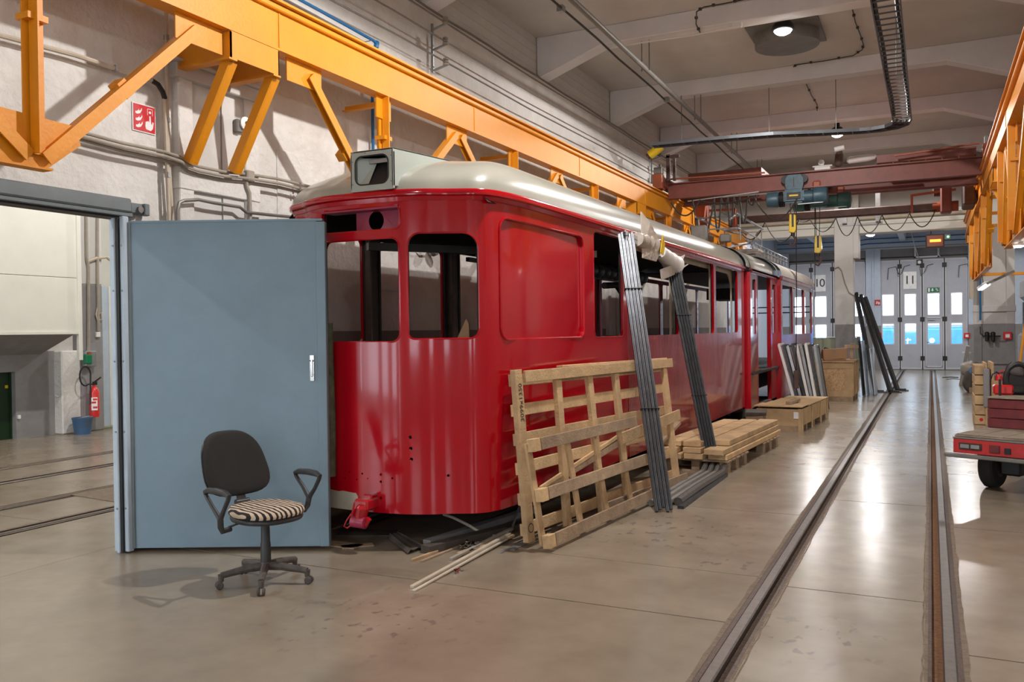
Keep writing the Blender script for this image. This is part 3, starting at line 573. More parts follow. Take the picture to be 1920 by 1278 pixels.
def plan(s):
    q = abs(s); sg = 1 if s >= 0 else -1
    if q >= SE: return (sg*1.03, YE+q-SE, sg*0.0+0, 1.0)
    i = 0
    while PS[i+1] < q: i += 1
    t = (q-PS[i])/(PS[i+1]-PS[i]); a, b = PD[i], PD[i+1]
    j = max(i-1, 0); k = min(i+2, len(PD)-1); tx, ty = PD[k][0]-PD[j][0], PD[k][1]-PD[j][1]; l = hypot(tx, ty)
    return (sg*(a[0]+(b[0]-a[0])*t), a[1]+(b[1]-a[1])*t, tx/l, ty/l)
def sx(X):        # s of a front point at world X
    o = abs(X-TC); i = 0
    while PD[i+1][0] < o and i < len(PD)-2: i += 1
    t = (o-PD[i][0])/(PD[i+1][0]-PD[i][0]); return (PS[i]+(PS[i+1]-PS[i])*t)*(1 if X > TC else -1)
def sy(Y):
    if Y >= YE: return SE+Y-YE
    i = 0
    while PD[i+1][1] < Y: i += 1
    t = (Y-PD[i][1])/(PD[i+1][1]-PD[i][1]); return PS[i]+(PS[i+1]-PS[i])*t
def tmap(off=0.0):
    def f(u, z):
        x, y, tx, ty = plan(u); sg = 1 if u >= 0 else -1
        n = Vector((sg*ty, -tx, 0)); return Vector((TC+x, y, z))+n*off, n
    return f
CUT = sorted(set([round(sg*s, 4) for s in PS for sg in (-1, 1)]+[SE+k*.6 for k in range(1, 15)]))
T = thing('tram', (TC, 11, 0), 'long bright red tram body shell without windows, under a pale grey roof', 'tram')
YB = 15.72; S1 = sy(YB)
SW = [(6.08, 7.78), (8.07, 8.98), (9.26, 11.26), (11.46, 13.34), (13.48, 15.16)]
hol = [rr(sx(-4.455), sx(-3.70), 1.625, 2.435, .07), rr(sx(-4.455), sx(-3.69), 2.50, 2.685, .05), rr(sx(-3.635), sy(5.885), 1.645, 2.465, [.08, .13, .10, .05]),
       rr(sy(6.08), sy(7.78), 1.63, 2.60, .10)]
hol += [rr(sy(a), sy(b), 1.625, 2.685, .07) for a, b in SW[1:]]
LW = [(5.95, 7.0), (7.18, 8.55), (8.85, 10.3), (10.5, 12.0), (12.2, 13.6), (13.8, 15.2)]
hol += [rr(-sy(b), -sy(a), 1.60, 2.62, .07) for a, b in LW]
# head lamp and bolt holes in the front
def disc(X, z, r): s = sx(X); return [(s+r*cos(2*pi*k/10), z+r*sin(2*pi*k/10)) for k in range(10)]
FH = [(776, 818, .014), (777, 839, .014), (778, 859, .014), (727, 886, .011), (747, 893, .010), (831, 894, .011), (703, 893, .006), (727, 899, .011), (727, 929, .012), (693, 884, .009), (669, 881, .007), (683, 895, .007), (642, 882, .007), (643, 891, .008), (660, 893, .007)]
for px, py, r in FH: p = AY(px, py, 5.68); hol.append(disc(p.x, p.z, r))
bz = .285
outer = [(-S1, bz), (S1, bz), (S1, 2.78), (-S1, 2.78)]
shell = sheet('body_shell', 'red', outer, hol, tmap(), .03, T, cutx=CUT, cuty=(.9, 1.6, 2.2), sharp=28)
# the dusty rear half of the side is a separate panel of sheet metal, just proud of the shell
hol2 = [rr(sy(a), sy(b), 1.625, 2.685, .07) for a, b in SW[2:]]
sheet('side_panel', 'reddull', [(sy(9.12), bz-.005), (S1+.004, bz-.005), (S1+.004, 2.745), (sy(9.12), 2.745)], hol2, tmap(.005), .006, T, cutx=[sy(9.5+k*.5) for k in range(13)], label='dusty rippled side panel')
# inner liner
lh = [rr(sx(-4.455), sx(-3.70), 1.625, 2.435, .07), rr(sx(-4.455), sx(-3.69), 2.50, 2.685, .05), rr(sx(-3.635), sy(5.885), 1.645, 2.465, [.08, .13, .10, .05])]
lh += [rr(sy(a)-.01, sy(b)+.01, 1.615, 2.695, .07) for a, b in SW[1:]]+[rr(-sy(b), -sy(a), 1.60, 2.62, .07) for a, b in LW]
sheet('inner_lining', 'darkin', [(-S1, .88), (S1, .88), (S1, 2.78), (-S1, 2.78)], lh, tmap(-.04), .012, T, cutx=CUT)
# pressed side panel with rounded rim
pn = sheet('recessed_panel', 'red', rr(sy(6.08)-.02, sy(7.78)+.02, 1.61, 2.62, .11), [], tmap(-.022), .006, T, cutx=[c for c in CUT if c > 1])
MB().tube([tmap(.002)(u, z)[0] for u, z in rr(sy(6.08), sy(7.78), 1.63, 2.60, .10, 8)+[rr(sy(6.08), sy(7.78), 1.63, 2.60, .10, 8)[0]]], .011, 6, cap=False).build('panel_rim', 'red', T, smooth=True)
def rim(pts, r, m, off=0.0, name='window_rim'): return MB().tube([tmap(off)(u, z)[0] for u, z in pts+[pts[0]]], r, 6, cap=False).build(name, m, T, smooth=True)
rim(rr(sx(-3.635), sy(5.885), 1.645, 2.465, [.08, .13, .10, .05], 8), .008, 'red', -.002); rim(rr(sx(-4.455), sx(-3.70), 1.625, 2.435, .07, 6), .008, 'red', -.002); rim(rr(sx(-4.455), sx(-3.69), 2.50, 2.685, .05, 5), .009, 'red', .001)
rim(rr(sy(8.07), sy(8.98), 1.625, 2.685, .07, 6), .007, 'redpost', -.002)
# gutter moulding
g = MB(); us = [-S1]+CUT+[S1]; us = sorted(u for u in us if -S1 <= u <= S1)
prof = [(.0, 2.715), (.012, 2.715), (.018, 2.745), (.042, 2.755), (.046, 2.785), (.035, 2.80), (.0, 2.80)]
for u in us:
    for o, z in prof: g.V.append(tmap(o)(u, z)[0])
np_ = len(prof)
for i in range(len(us)-1):
    for k in range(np_-1): a = i*np_+k; g.F.append((a, a+1, a+1+np_, a+np_))
g.build('gutter_moulding', 'red', T, smooth=True, sharp=50)
# roof
def roof(name, y1, x_c=TC, m='roof', front=True, y0=None, crest=3.275, hw=1.045, base=2.795):
    R = MB(); ts = [0, .006, .02, .045, .08, .125, .18, .25, .34, .45, .58, .72, .86, 1.0]
    if front: base_pts = [((plan(u)[0]*1.03/1.03, plan(u)[1]-.02)) for u in us]
    else: base_pts = [(-hw, y1), (-hw, y0), (hw, y0), (hw, y1)]
    n = len(base_pts)
    for t in ts:
        z = base+(crest-base)*(1-(1-t)**2.1)**(1/2.1)
        for o, y in base_pts:
            oo = o*(1-t)*1.015
            yy = y if (not front or y > 8.0) else 8.0+(y-8.0)*(1-t)
            R.V.append(Vector((x_c+oo, yy, z)))
    for i in range(len(ts)-1):
        for k in range(n-1): a = i*n+k; R.F.append((a, a+1, a+1+n, a+n))
    if not front:
        R.F = [f for f in R.F if f[0] % n != 1]
    return R.build(name, m, T, smooth=True, sharp=60)
roof('roof', YB)
# roof sign box with rounded opening
bc = -3.95; by0 = 5.53; bx0, bx1, bzz0, bzz1 = AY(657, 300, by0).x, AY(737, 300, by0).x, AY(700, 352, by0).z, AY(700, 280, by0).z
fo = [(bx0, bzz0), (bx1, bzz0), (bx1, bzz1), (bx0, bzz1)]
sb = sheet('destination_box_front', 'roof2', rr(bx0, bx1, bzz0-.02, bzz1, [.01, .03, .05, .01]), [rr(bx0+.045, bx1-.045, bzz0+.03, bzz1-.045, .06, 6)], plane_map((0, by0, 0), (1, 0, 0), (0, 0, 1)), .02, T, smooth=False)
MB().tube([Vector((x, by0-.001, z)) for x, z in rr(bx0+.045, bx1-.045, bzz0+.03, bzz1-.045, .06, 6)+[rr(bx0+.045, bx1-.045, bzz0+.03, bzz1-.045, .06, 6)[0]]], .006, 6, cap=False).build('opening_seal', 'black', sb)
MB().prism([(bx1, by0, bzz0), (bx1, by0, bzz1), (bx1, 7.6, 3.235), (bx1, 7.6, 3.0)], (-.015, 0, 0)).build('box_side', 'roof2', T, bevel=.004)
MB().prism([(bx0, by0, bzz0), (bx0, by0, bzz1), (bx0, 7.6, 3.235), (bx0, 7.6, 3.0)], (.015, 0, 0)).build('box_side', 'roof2', T, bevel=.004)
MB().prism([(bx0, by0, bzz1), (bx0, 7.6, 3.235), (bx0, 7.6, 3.22), (bx0, by0, bzz1-.015)], (bx1-bx0, 0, 0)).build('box_top', 'roof2', T, bevel=.004)
MB().prism([(bx0+.01, by0+.022, bzz0), (bx0+.01, by0+.15, bzz1-.01), (bx0+.01, by0+.17, bzz1-.01), (bx0+.01, by0+.042, bzz0-.01)], (bx1-bx0-.02, 0, 0)).build('box_back', 'black', T)
MB().box(bx0+.14, bx1-.02, by0+.05, by0+.065, 3.02, 3.055).build('box_bracket', 'galv', T, bevel=.002)
MB().add([(bx0+.05, by0+.022, bzz0+.02), (bx0+.05, by0+.022, bzz1-.05), (bx0+.20, by0+.10, bzz1-.05), (bx0+.14, by0+.035, bzz0+.03)], [(0, 1, 2, 3)]).build('box_inner_plate', 'roof2', T)
for x, z in ((bx0+.02, bzz0+.04), (bx1-.02, bzz0+.04), (bx1-.02, bzz1-.06), (bx0+.02, bzz1-.08), (bc, bzz1-.02)): MB().cyl((x, by0-.001, z), (x, by0+.004, z), .004, n=8).build('screw_hole', 'black', T)
# destination bracket plate behind the front slot, with a round hole
p0, p1 = -4.20, -3.72
pl = sheet('slot_plate', 'redin', rr(sx(-4.17), sx(-3.715), 2.47, 2.695, .01, 1), [[(sx(-3.97)+.073*cos(a*pi/12), 2.59+.078*sin(a*pi/12)) for a in range(24)]], tmap(-.12), .006, T, label='pink-red plate with a round hole')
sheet('slot_header', 'redin', rr(sx(-4.44), sx(-3.70), 2.665, 2.69, .002, 1), [], tmap(.015), .14, T)
# interior: floor, ceiling, ribs, posts
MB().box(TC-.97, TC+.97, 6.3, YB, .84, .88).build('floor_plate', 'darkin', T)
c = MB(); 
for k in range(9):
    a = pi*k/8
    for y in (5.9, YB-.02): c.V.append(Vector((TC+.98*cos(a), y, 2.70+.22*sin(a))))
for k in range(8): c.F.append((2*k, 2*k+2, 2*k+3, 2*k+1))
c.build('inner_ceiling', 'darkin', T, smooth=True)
for k in range(22):
    y = 9.2+k*.30; MB().lathe([(.02, 0), (.11, .02), (.12, .10), (.11, .18), (.02, .20)], (TC-.83, y, 2.66), (0, 1, 0), 12).build('ceiling_cove_rib', 'rib', T, smooth=True)
MB().bar((TC-.86, 8.9, 2.55), (TC-.86, YB, 2.55), .05, .05).build('cove_rail', 'rib', T)
for y in (7.09, 8.70): MB().box(TC-1.0, TC-.90, y-.085, y+.085, .9, 2.7).build('door_post', 'brownpost', T, bevel=.01); MB().box(TC-.90, TC-.885, y+.03, y+.06, .9, 2.6).build('post_channel', 'black', T)
for y in (10.4, 12.1, 13.7): MB().box(TC-1.0, TC-.95, y-.05, y+.05, .9, 2.7).build('window_post', 'redin', T)
MB().bar((-4.7, 6.6, 2.50), (-3.2, 8.6, 2.50), .07, .07).build('ceiling_duct', 'galvdark', T)
for y0, y1 in ((9.2, 11.3), (11.42, 15.2)):
    o = [(sy(y0), 1.60), (sy(y1), 1.60), (sy(y1), 2.72), (sy(y0), 2.72)]
    h = [rr(sy(y0)+.06, sy(y1)-.06, 1.61, 2.63, [.02, .34, .34, .02], 8)]
    sheet('window_arch_trim', 'liner', o, h, tmap(-.10), .02, T, smooth=False)
for y in (11.36, 13.41): MB().box(-3.10, -3.06, y-.05, y+.05, 1.62, 2.7).build('window_post', 'liner', T)
for (x, y) in ((-4.75, 11.2), (-4.7, 14.0)): MB().tube([(x-.1, y-.7, 2.42), (x, y-.35, 2.44), (x, y-.05, 2.30), (x, y+.15, 2.0), (x, y+.2, 1.6), (x, y+.2, .95)], .055, 10).build('flexible_duct', 'black', T, smooth=True)
# wooden wedge standing behind the corner window and sill board
MB().prism([AY(857, 634, 6.3), AY(880, 634, 6.3), AY(879, 607, 6.3), AY(874, 597, 6.3)], (0, .015, 0)).build('plywood_wedge', 'cardboard', T)
MB().box(-4.9, -3.2, 5.93, 6.25, 1.58, 1.60).build('sill_board', 'cardboard', T)
# lower front: unpainted bumper patch, coupling
def sp(u0, u1, z0, z1, m, name, off=.004, th=.004): return sheet(name, m, [(u0, z0), (u1, z0), (u1, z1), (u0, z1)], [], tmap(off), th, T, cutx=[c for c in CUT if u0 < c < u1])
xe = AY(674, 920, 5.6).x
a = [(sx(-4.78), .286), (sx(xe), .286), (sx(xe), .40), (sx(xe-.02), .425)]+[(sx(xe-.05-.05*k), .425+.004*((k*7) % 3)) for k in range(10)]
sheet('bare_bumper_patch', 'liner', a, [], tmap(.004), .004, T, cutx=[c for c in CUT if c < 0], label='bare cream strip at the lower edge')
cp = AY(677, 940, 5.45); cpl = MB().box(cp.x-.06, cp.x+.07, 5.43, 5.62, .32, .41).build('coupling', 'redpost', T, bevel=.015)
MB().lathe([(.0, 0), (.045, .0), (.05, .03), (.05, .10), (.035, .12), (0, .12)], (cp.x, 5.44, .25), (.2, 0, 1), 14).build('coupling_head', 'redpost', cpl, smooth=True)
MB().cyl((cp.x-.06, 5.42, .24), (cp.x+.06, 5.42, .235), .045, n=14).build('coupling_jaw', 'redin', cpl, smooth=True)
MB().cyl((cp.x-.08, 5.45, .27), (cp.x-.05, 5.45, .38), .018, n=10).build('coupling_pin', 'redpost', cpl, smooth=True); MB().cyl((cp.x+.05, 5.43, .22), (cp.x+.085, 5.43, .27), .022, n=10).build('coupling_lug', 'redpost', cpl, smooth=True)
MB().tube([(cp.x-.06, 5.40, .30), (cp.x-.10, 5.39, .24), (cp.x-.12, 5.39, .20), (cp.x-.09, 5.39, .19), (cp.x-.05, 5.40, .22)], .006, 6).build('coupling_wire', 'redpost', cpl)
MB().box(cp.x-.02, cp.x+.06, 5.50, 5.60, .40, .44).build('coupling_plate', 'redpost', T, bevel=.01)
# underframe in the dark
MB().box(TC-.85, TC+.85, 6.2, 24.2, .45, .84).build('underframe', 'black', T)
for y in (7.6, 9.0, 16.5, 17.9, 22.0, 23.2):
    for x in (TL, TR): MB().cyl((x-.06, y, .30), (x+.06, y, .30), .29, n=20).build('wheel', 'black', T, smooth=True)
# articulated door section and rear section
X2, X3 = -2.94, -2.845
MB().box(-3.06, -2.935, 15.88, 15.95, .14, 2.72).build('door_portal_post', 'redpost', T, bevel=.012)
m2 = lambda X: (lambda u, z: (Vector((X, u, z)), Vector((1, 0, 0))))
sheet('door_side_panel', 'reddull', [(15.95, .18), (16.62, .18), (16.62, 2.70), (15.95, 2.70)], [rr(16.12, 16.46, 1.58, 2.60, .05)], m2(X2), .03, T, smooth=False)
MB().box(X2-.04, X2+.005, 16.60, 16.66, .18, 2.70).build('door_frame_edge', 'reddull', T, bevel=.01)
MB().box(-3.02, X2, 18.12, 18.18, .18, 2.70).build('door_portal_post', 'redpost', T, bevel=.01)
sheet('door_side_panel', 'reddull', [(18.18, .18), (18.84, .18), (18.84, 2.70), (18.18, 2.70)], [rr(18.34, 18.68, 1.58, 2.60, .05)], m2(X2), .03, T, smooth=False)
MB().box(X2-.02, X3, 18.84, 18.92, .16, 2.72).build('door_portal_post', 'redpost', T, bevel=.012)
MB().box(-3.4, X2, 16.0, 18.8, .14, .24).build('door_step', 'cranedark', T, bevel=.01); MB().box(-3.45, -3.40, 16.66, 18.12, .24, .80).build('step_riser', 'redin', T); MB().box(-3.9, -3.45, 16.0, 18.8, .78, 1.55).build('dark_seat_block', 'black', T)
rw = [(19.05, 20.52), (20.66, 22.50), (22.66, 24.10)]
sheet('rear_body_side', 'reddull', [(18.92, .22), (24.35, .22), (24.35, 2.70), (18.92, 2.70)], [rr(a, b, 1.54, 2.62, .05) for a, b in rw], m2(X3), .03, T, smooth=False)
sheet('rear_body_side', 'reddull', [(15.9, .3), (24.35, .3), (24.35, 2.70), (15.9, 2.70)], [rr(a, b, 1.54, 2.62, .05) for a, b in ((16.1, 17.4), (17.6, 18.8), *rw)], lambda u, z: (Vector((TC-1.03, u, z)), Vector((-1, 0, 0))), .03, T, smooth=False)
for y in (20.59, 22.58, 24.2): MB().box(X3-.06, X3-.03, y-.05, y+.05, 1.54, 2.64).build('window_post', 'galvdark', T)
roof('roof_section', 18.55, x_c=-4.0, m='roof', front=False, y0=15.95); roof('roof_section', 24.5, x_c=-3.93, m='roofdust', front=False, y0=18.75, hw=1.10)
roof('bellows', 15.95, x_c=-4.02, m='roof2', front=False, y0=15.6, hw=1.055, crest=3.295); roof('bellows', 18.75, x_c=-3.97, m='roof2', front=False, y0=18.55, hw=1.08, crest=3.295)
for X, a, b in ((X2, 15.95, 18.84), (X3, 18.84, 24.5)): MB().box(X-.03, X+.035, a, b, 2.70, 2.79).build('gutter_moulding', 'reddull', T, bevel=.015)
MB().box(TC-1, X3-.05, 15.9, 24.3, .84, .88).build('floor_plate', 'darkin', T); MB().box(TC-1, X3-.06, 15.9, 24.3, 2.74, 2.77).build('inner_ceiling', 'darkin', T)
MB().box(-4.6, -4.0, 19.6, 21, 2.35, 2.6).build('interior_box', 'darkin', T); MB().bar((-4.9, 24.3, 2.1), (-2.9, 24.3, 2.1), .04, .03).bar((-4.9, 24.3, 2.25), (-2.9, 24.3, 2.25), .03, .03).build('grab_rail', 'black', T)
MB().box(-2.90, X3, 24.28, 24.35, .22, 2.70).build('rear_corner_post', 'reddull', T, bevel=.015)
# pantograph and roof rails
pg = MB().box(-4.5, -3.4, 19.6, 20.1, 3.36, 3.46).build('roof_vent', 'roofdust', T, bevel=.04, seg=2)
for s in (-.45, .45):
    x = -3.93+s; m = MB(); 
    m.tube([(x, 19.6, 3.46), (x, 24.2, 3.46)], .02, 6).tube([(x, 19.6, 3.56), (x, 24.2, 3.56)], .015, 6)
    for k in range(10): m.tube([(x, 19.7+k*.48, 3.33), (x, 19.7+k*.48, 3.56)], .013, 5)
    m.build('roof_rail', 'galv', T)
for k in range(14): MB().bar((-4.38, 19.8+k*.33, 3.47), (-3.48, 19.8+k*.33, 3.47), .05, .02).build('walkway_slat', 'galvdark', T)
z = 4.0; pts = [(-4.35, 17.6, z), (-4.35, 20.6, z), (-4.1, 21.3, z-.02), (-3.93, 21.4, z-.25), (-3.75, 21.3, z-.02), (-3.5, 20.6, z), (-3.5, 17.6, z), (-3.55, 17.2, z-.15)]
m = MB().tube(pts, .024, 7).tube([(-4.35, 17.9, z), (-3.5, 17.9, z)], .018, 6).tube([(-4.35, 20.4, z), (-3.5, 20.4, z)], .018, 6).tube([(-4.35, 17.6, 3.72), (-3.5, 17.6, 3.72), (-3.5, 20.4, 3.72)], .016, 6)
for y in (17.9, 20.4):
    for x in (-4.35, -3.5): m.tube([(x, y, z), (x, y, 3.5)], .015, 6)
m.build('pantograph_frame', 'galv', T, smooth=True)
MB().tube([(-4.2, 19.6, 3.5), (-3.9, 21.3, 3.75), (-4.0, 22.4, 3.5)], .02, 6).tube([(-3.6, 19.6, 3.5), (-3.8, 21.3, 3.75), (-3.7, 22.4, 3.5)], .02, 6).build('pantograph_arm', 'galv', T)
MB().box(-4.3, -4.0, 17.0, 17.25, 3.35, 3.75).build('pantograph_base', 'galvdark', T, bevel=.02); MB().box(-3.85, -3.65, 17.6, 17.8, 3.45, 3.62).build('pantograph_drive', 'galvdark', T, bevel=.02)
# metal wedge foot at the articulation
MB().prism([(-2.98, 15.55, .12), (-2.70, 15.75, .05), (-2.98, 15.95, .02), (-3.15, 15.75, .02)], (0, 0, .14)).build('jack_foot', 'galvdark', T, bevel=.01)
# ================================================================ LEFT CRANE RUNWAY TRUSS
def runway(name, x, label, inner, segs, y0, y1, brackets, wallx):
    t = thing(name, (x, (y0+y1)/2, 2.8), label, 'crane runway'); s = inner     # s=+1: the hall lies to +x
    zb, zt = 4.15, 4.56
    MB().box(x-.01+s*.04, x+.01+s*.04, y0, y1, zb+.02, zt-.02).build('beam_web', 'yellow', t)
    MB().box(x-.10, x+.13 if s > 0 else x+.10, y0, y1, zt-.02, zt).build('top_flange', 'yellow', t) if s > 0 else MB().box(x-.13, x+.10, y0, y1, zt-.02, zt).build('top_flange', 'yellow', t)
    MB().box(x-.10, x+.09, y0, y1, zt-.075, zt-.022).build('flange_stiffener', 'yellow', t, bevel=.01)
    MB().box(x-.09, x+.07, y0, y1, zb, zb+.02).build('bottom_flange', 'yellow', t)
    MB().box(x-.03, x+.03, y0, y1, zt, zt+.05).build('crane_rail', 'railtop', t, bevel=.008)
    for y in [y0+k*3.55+1.2 for k in range(int((y1-y0)/3.55))]: MB().box(x+s*.05, x+s*.058, y, y+.012, zb+.03, zt-.08).build('weld_seam', 'yellow', t)
    for nodes in segs:             # nodes: list of (Y, 'b' or 't')
        bots = [n for n in nodes if n[1] == 'b']
        if len(bots) > 1 or bots[0][0] < 4:
            ya = -6 if bots[0][0] < 4 and len(bots) == 1 else bots[0][0]-.15; yb = bots[-1][0]+.12
            MB().angle((x-s*.04, ya, 2.78), (x-s*.04, yb, 2.78), .10, .014, flip=-s).build('lower_chord', 'yellow', t)
        for Y, k in nodes:
            if k == 'b':
                MB().box(x-.008-s*.02, x+.008-s*.02, Y-.32, Y+.32, 2.80, 3.06).build('lower_gusset', 'yellow', t) if 0 else MB().prism([(x-s*.02, Y-.40, 2.79), (x-s*.02, Y+.10, 2.79), (x-s*.02, Y+.34, 2.98), (x-s*.02, Y+.30, 3.10), (x-s*.02, Y-.40, 3.12)], (s*.012, 0, 0)).build('lower_gusset', 'yellow', t)
                v = MB().angle((x+s*.045, Y-.02, 2.86), (x+s*.045, Y-.02, 4.14), .085, .012, up=(0, 1, 0)).angle((x-s*.05, Y+.02, 2.86), (x-s*.05, Y+.02, 4.14), .085, .012, up=(0, -1, 0)).build('vertical_strut', 'yellow', t)
                MB().box(x-.008, x+.008, Y-.13, Y+.13, 3.92, 4.15).build('upper_gusset', 'yellow', t)
                MB().box(x-.06, x+.06, Y-.07, Y+.07, 3.70, 3.74).build('batten_plate', 'yellow', v)
                MB().angle((x-s*.1, Y+.06, 4.08), (x-s*.55, Y+.06, 4.08), .06, .01).build('wall_tie', 'yellow', t)
            else:
                MB().prism([(x-s*.012, Y-.24, 4.155), (x-s*.012, Y+.24, 4.155), (x-s*.012, Y+.24, 3.95), (x-s*.012, Y-.24, 3.95)], (s*.012, 0, 0)).build('upper_gusset', 'yellow', t)
        for (ya, ka), (yb, kb) in zip(nodes[:-1], nodes[1:]):
            if ka == kb: continue
            za, zb2 = (2.84 if ka == 'b' else 4.06), (2.84 if kb == 'b' else 4.06); d = 1 if yb > ya else -1
            br = MB().angle((x+s*.03, ya+.06*d, za), (x+s*.03, yb-.05*d, zb2), .085, .012, up=(-s, 0, 0)).bar((x-s*.035, ya+.06*d, za), (x-s*.035, yb-.05*d, zb2), .085, .012, up=(-s, 0, 0)).build('diagonal_brace', 'yellow', t)
            ym, zm = (ya+yb)/2, (za+zb2)/2; MB().bar((x-s*.045, ym-.03*d, zm-.03*(1 if zb2 > za else -1)), (x-s*.045, ym+.03*d, zm+.03*(1 if zb2 > za else -1)), .12, .10, up=(1, 0, 0)).build('batten_plate', 'yellow', br)
    for ya, yb in brackets:
        xo, xi = x+s*.07, wallx
        a, b = sorted((xo, xi))
        MB().box(a, b, ya, ya+.012, 3.93, 4.14).build('bracket_web', 'yellow', t); MB().box(a, b, yb-.012, yb, 3.93, 4.14).build('bracket_web', 'yellow', t)
        MB().box(min(xo, xo-s*.012), max(xo, xo-s*.012), ya, yb, 3.93, 4.145).build('bracket_face', 'yellow', t)
        MB().box(a, b, ya-.02, ya+.07, 3.915, 3.93).build('bracket_flange', 'yellow', t); MB().box(a, b, yb-.07, yb+.02, 3.915, 3.93).build('bracket_flange', 'yellow', t)
        for yy in (ya+.03, yb-.03): MB().angle((xo-s*.08, yy, 3.93), (wallx+s*.12, yy, 3.15), .085, .012, up=(0, 1, 0)).bar((xo-s*.08, yy+.05, 3.93), (wallx+s*.12, yy+.05, 3.15), .012, .07, up=(0, 1, 0)).build('knee_brace', 'yellow', t)
    return t
LT = [[(.5, 'b'), (2.05, 't'), (3.6, 'b'), (5.0, 't')], [(6.25, 't'), (7.5, 'b'), (9.06, 't'), (10.6, 'b'), (12.15, 't'), (13.75, 'b'), (15.2, 't')], [(17.0, 't'), (18.3, 'b'), (19.9, 't'), (21.4, 'b'), (23.0, 't'), (24.5, 'b'), (25.8, 't')]]
runway('crane_runway', -5.12, 'yellow steel crane runway truss along the left wall above the tram', 1, LT, -6, 27, [(5.26, 5.83), (15.9, 16.5), (26.2, 26.7)], XW+.02)
RT = [[(4.2, 't'), (5.8, 'b'), (7.5, 't'), (9.0, 'b'), (10.6, 't'), (12.2, 'b'), (13.4, 't'), (13.95, 'b'), (15.0, 't')], [(17.4, 't'), (18.5, 'b'), (19.9, 't'), (21.2, 'b'), (22.4, 't'), (23.8, 'b'), (25.2, 't')]]
RWY = runway('crane_runway', .95, 'yellow steel crane runway truss at the right edge above the cart', -1, RT, -6, 27, [(15.3, 16.2), (26.2, 26.7)], 1.42)
for y in (14.0, 22.0): MB().angle((.95, y, 2.80), (2.0, y, 3.05 if y < 20 else 2.8), .06, .01).build('outrigger', 'yellow', RWY)
# ================================================================ CRANES
def ibeam(m, x0, x1, y, z0, z1, w=.16):
    return m.box(x0, x1, y-.012, y+.012, z0, z1).box(x0, x1, y-w/2, y+w/2, z1-.02, z1).box(x0, x1, y-w/2, y+w/2, z0, z0+.02)
Y1, Y2, Y3 = 18.0, 19.3, 20.7
C1 = thing('bridge_crane', (-2.1, 18.6, 4.5), 'red-brown double-girder bridge crane spanning the bay below the ceiling', 'crane')
ibeam(MB(), -5.02, .86, Y1, 4.46, 4.79).build('girder', 'crane', C1); ibeam(MB(), -5.02, .86, Y2, 4.46, 4.79).build('girder', 'crane', C1)
MB().bar((-5.05, Y1-.05, 4.88), (-3.0, Y1-.05, 4.84), .04, .03).build('handrail', 'craneor', C1); MB().bar((-.6, Y1-.1, 4.93), (.82, Y1-.1, 5.02), .04, .03).build('handrail', 'craneor', C1)
for a, b, z in ((-4.62, -3.1, 4.84), (-.92, .78, 4.86)):
    m = MB().box(a, b, Y1+.12, Y1+.16, z, z+.15).box(a, b, Y2-.16, Y2-.12, z, z+.15).box(a, a+.04, Y1+.16, Y2-.16, z, z+.15).box(b-.04, b, Y1+.16, Y2-.16, z, z+.15).build('platform_frame', 'crane', C1)
    for k in range(6): w = (b-a)/6; MB().box(a+k*w+.01, a+(k+1)*w-.01, Y1+.16, Y2-.16, z+.01, z+.04).build('platform_board', 'craneor', C1)
for x, xr in ((-5.1, 1), (.95, -1)):
    e = MB().box(x-.09, x+.09, Y1-.45, Y2+.45, 4.68, 4.90).build('end_carriage', 'crane', C1, bevel=.02)
    for y in (Y1-.28, Y2+.28): MB().cyl((x-.06, y, 4.74), (x+.06, y, 4.74), .13, n=20).build('carriage_wheel', 'craneor', e, smooth=True)
    MB().prism([(x-.10, Y1-.60, 4.92), (x-.10, Y1-.36, 4.92), (x-.10, Y1-.42, 4.62), (x-.10, Y1-.54, 4.62)], (.2, 0, 0)).build('buffer_guard', 'craneor', e, bevel=.01)
    MB().box(x-.07, x+.1, Y1-.58, Y1-.42, 4.92, 5.06).build('switch_housing', 'galvdark', e, bevel=.01)
m = MB().box(-4.98, -4.90, Y1-.3, Y1-.24, 4.8, 5.36).box(-4.84, -4.78, Y1-.3, Y1-.24, 4.8, 5.30).box(-4.98, -4.70, Y1-.3, Y1-.24, 5.28, 5.34); m.build('collector_mast', 'cranedark', C1, bevel=.008)
MB().bar((-4.55, Y1-.2, 4.36), (-3.1, Y1-.2, 4.44), .02, .02).build('festoon_rail', 'galv', C1)
MB().bar((-3.9, Y1+.1, 4.44), (-2.75, Y1+.1, 4.44), .03, .03).build('light_strip', 'white', C1)
# fittings standing on the girder
a = AY(1548, 315, Y1+.5)
F1 = thing('girder_fitting', (a.x, Y1+.5, 4.80), 'small white motor and limit switches standing on top of the crane girder', 'machine part')
fx = AY(1530, 315, Y1+.3).x; MB().box(fx-.02, fx+.28, Y1+.2, Y1+.4, 4.80, 4.90).box(fx-.06, fx+.32, Y1+.2, Y1+.4, 4.90, 4.93).build('switch_base', 'white', F1, bevel=.01)
MB().lathe([(0, 0), (.05, .01), (.06, .05), (.04, .10), (0, .11)], (fx+.1, Y1+.3, 4.95), n=12).build('knob', 'white', F1, smooth=True)
MB().lathe([(.06, 0), (.08, .05), (.08, .22), (.05, .3)], (fx+.42, Y1+.3, 4.9), (.1, 0, 1), 14).build('motor_bracket', 'cranedark', F1); MB().cyl((fx+.36, Y1+.25, 5.22), (fx+.54, Y1+.25, 5.25), .05, n=12).build('motor_cap', 'white', F1, smooth=True)
MB().lathe([(.03, 0), (.07, .04), (.075, .40), (.05, .52), (0, .56)], (fx+.58, Y1+.3, 4.99), (1, 0, .06), 14).build('motor_tube', 'white', F1, smooth=True)
MB().box(fx-.3, fx+1.6, Y1+.12, Y1+.2, 4.79, 4.83).build('mounting_rail', 'crane', F1)
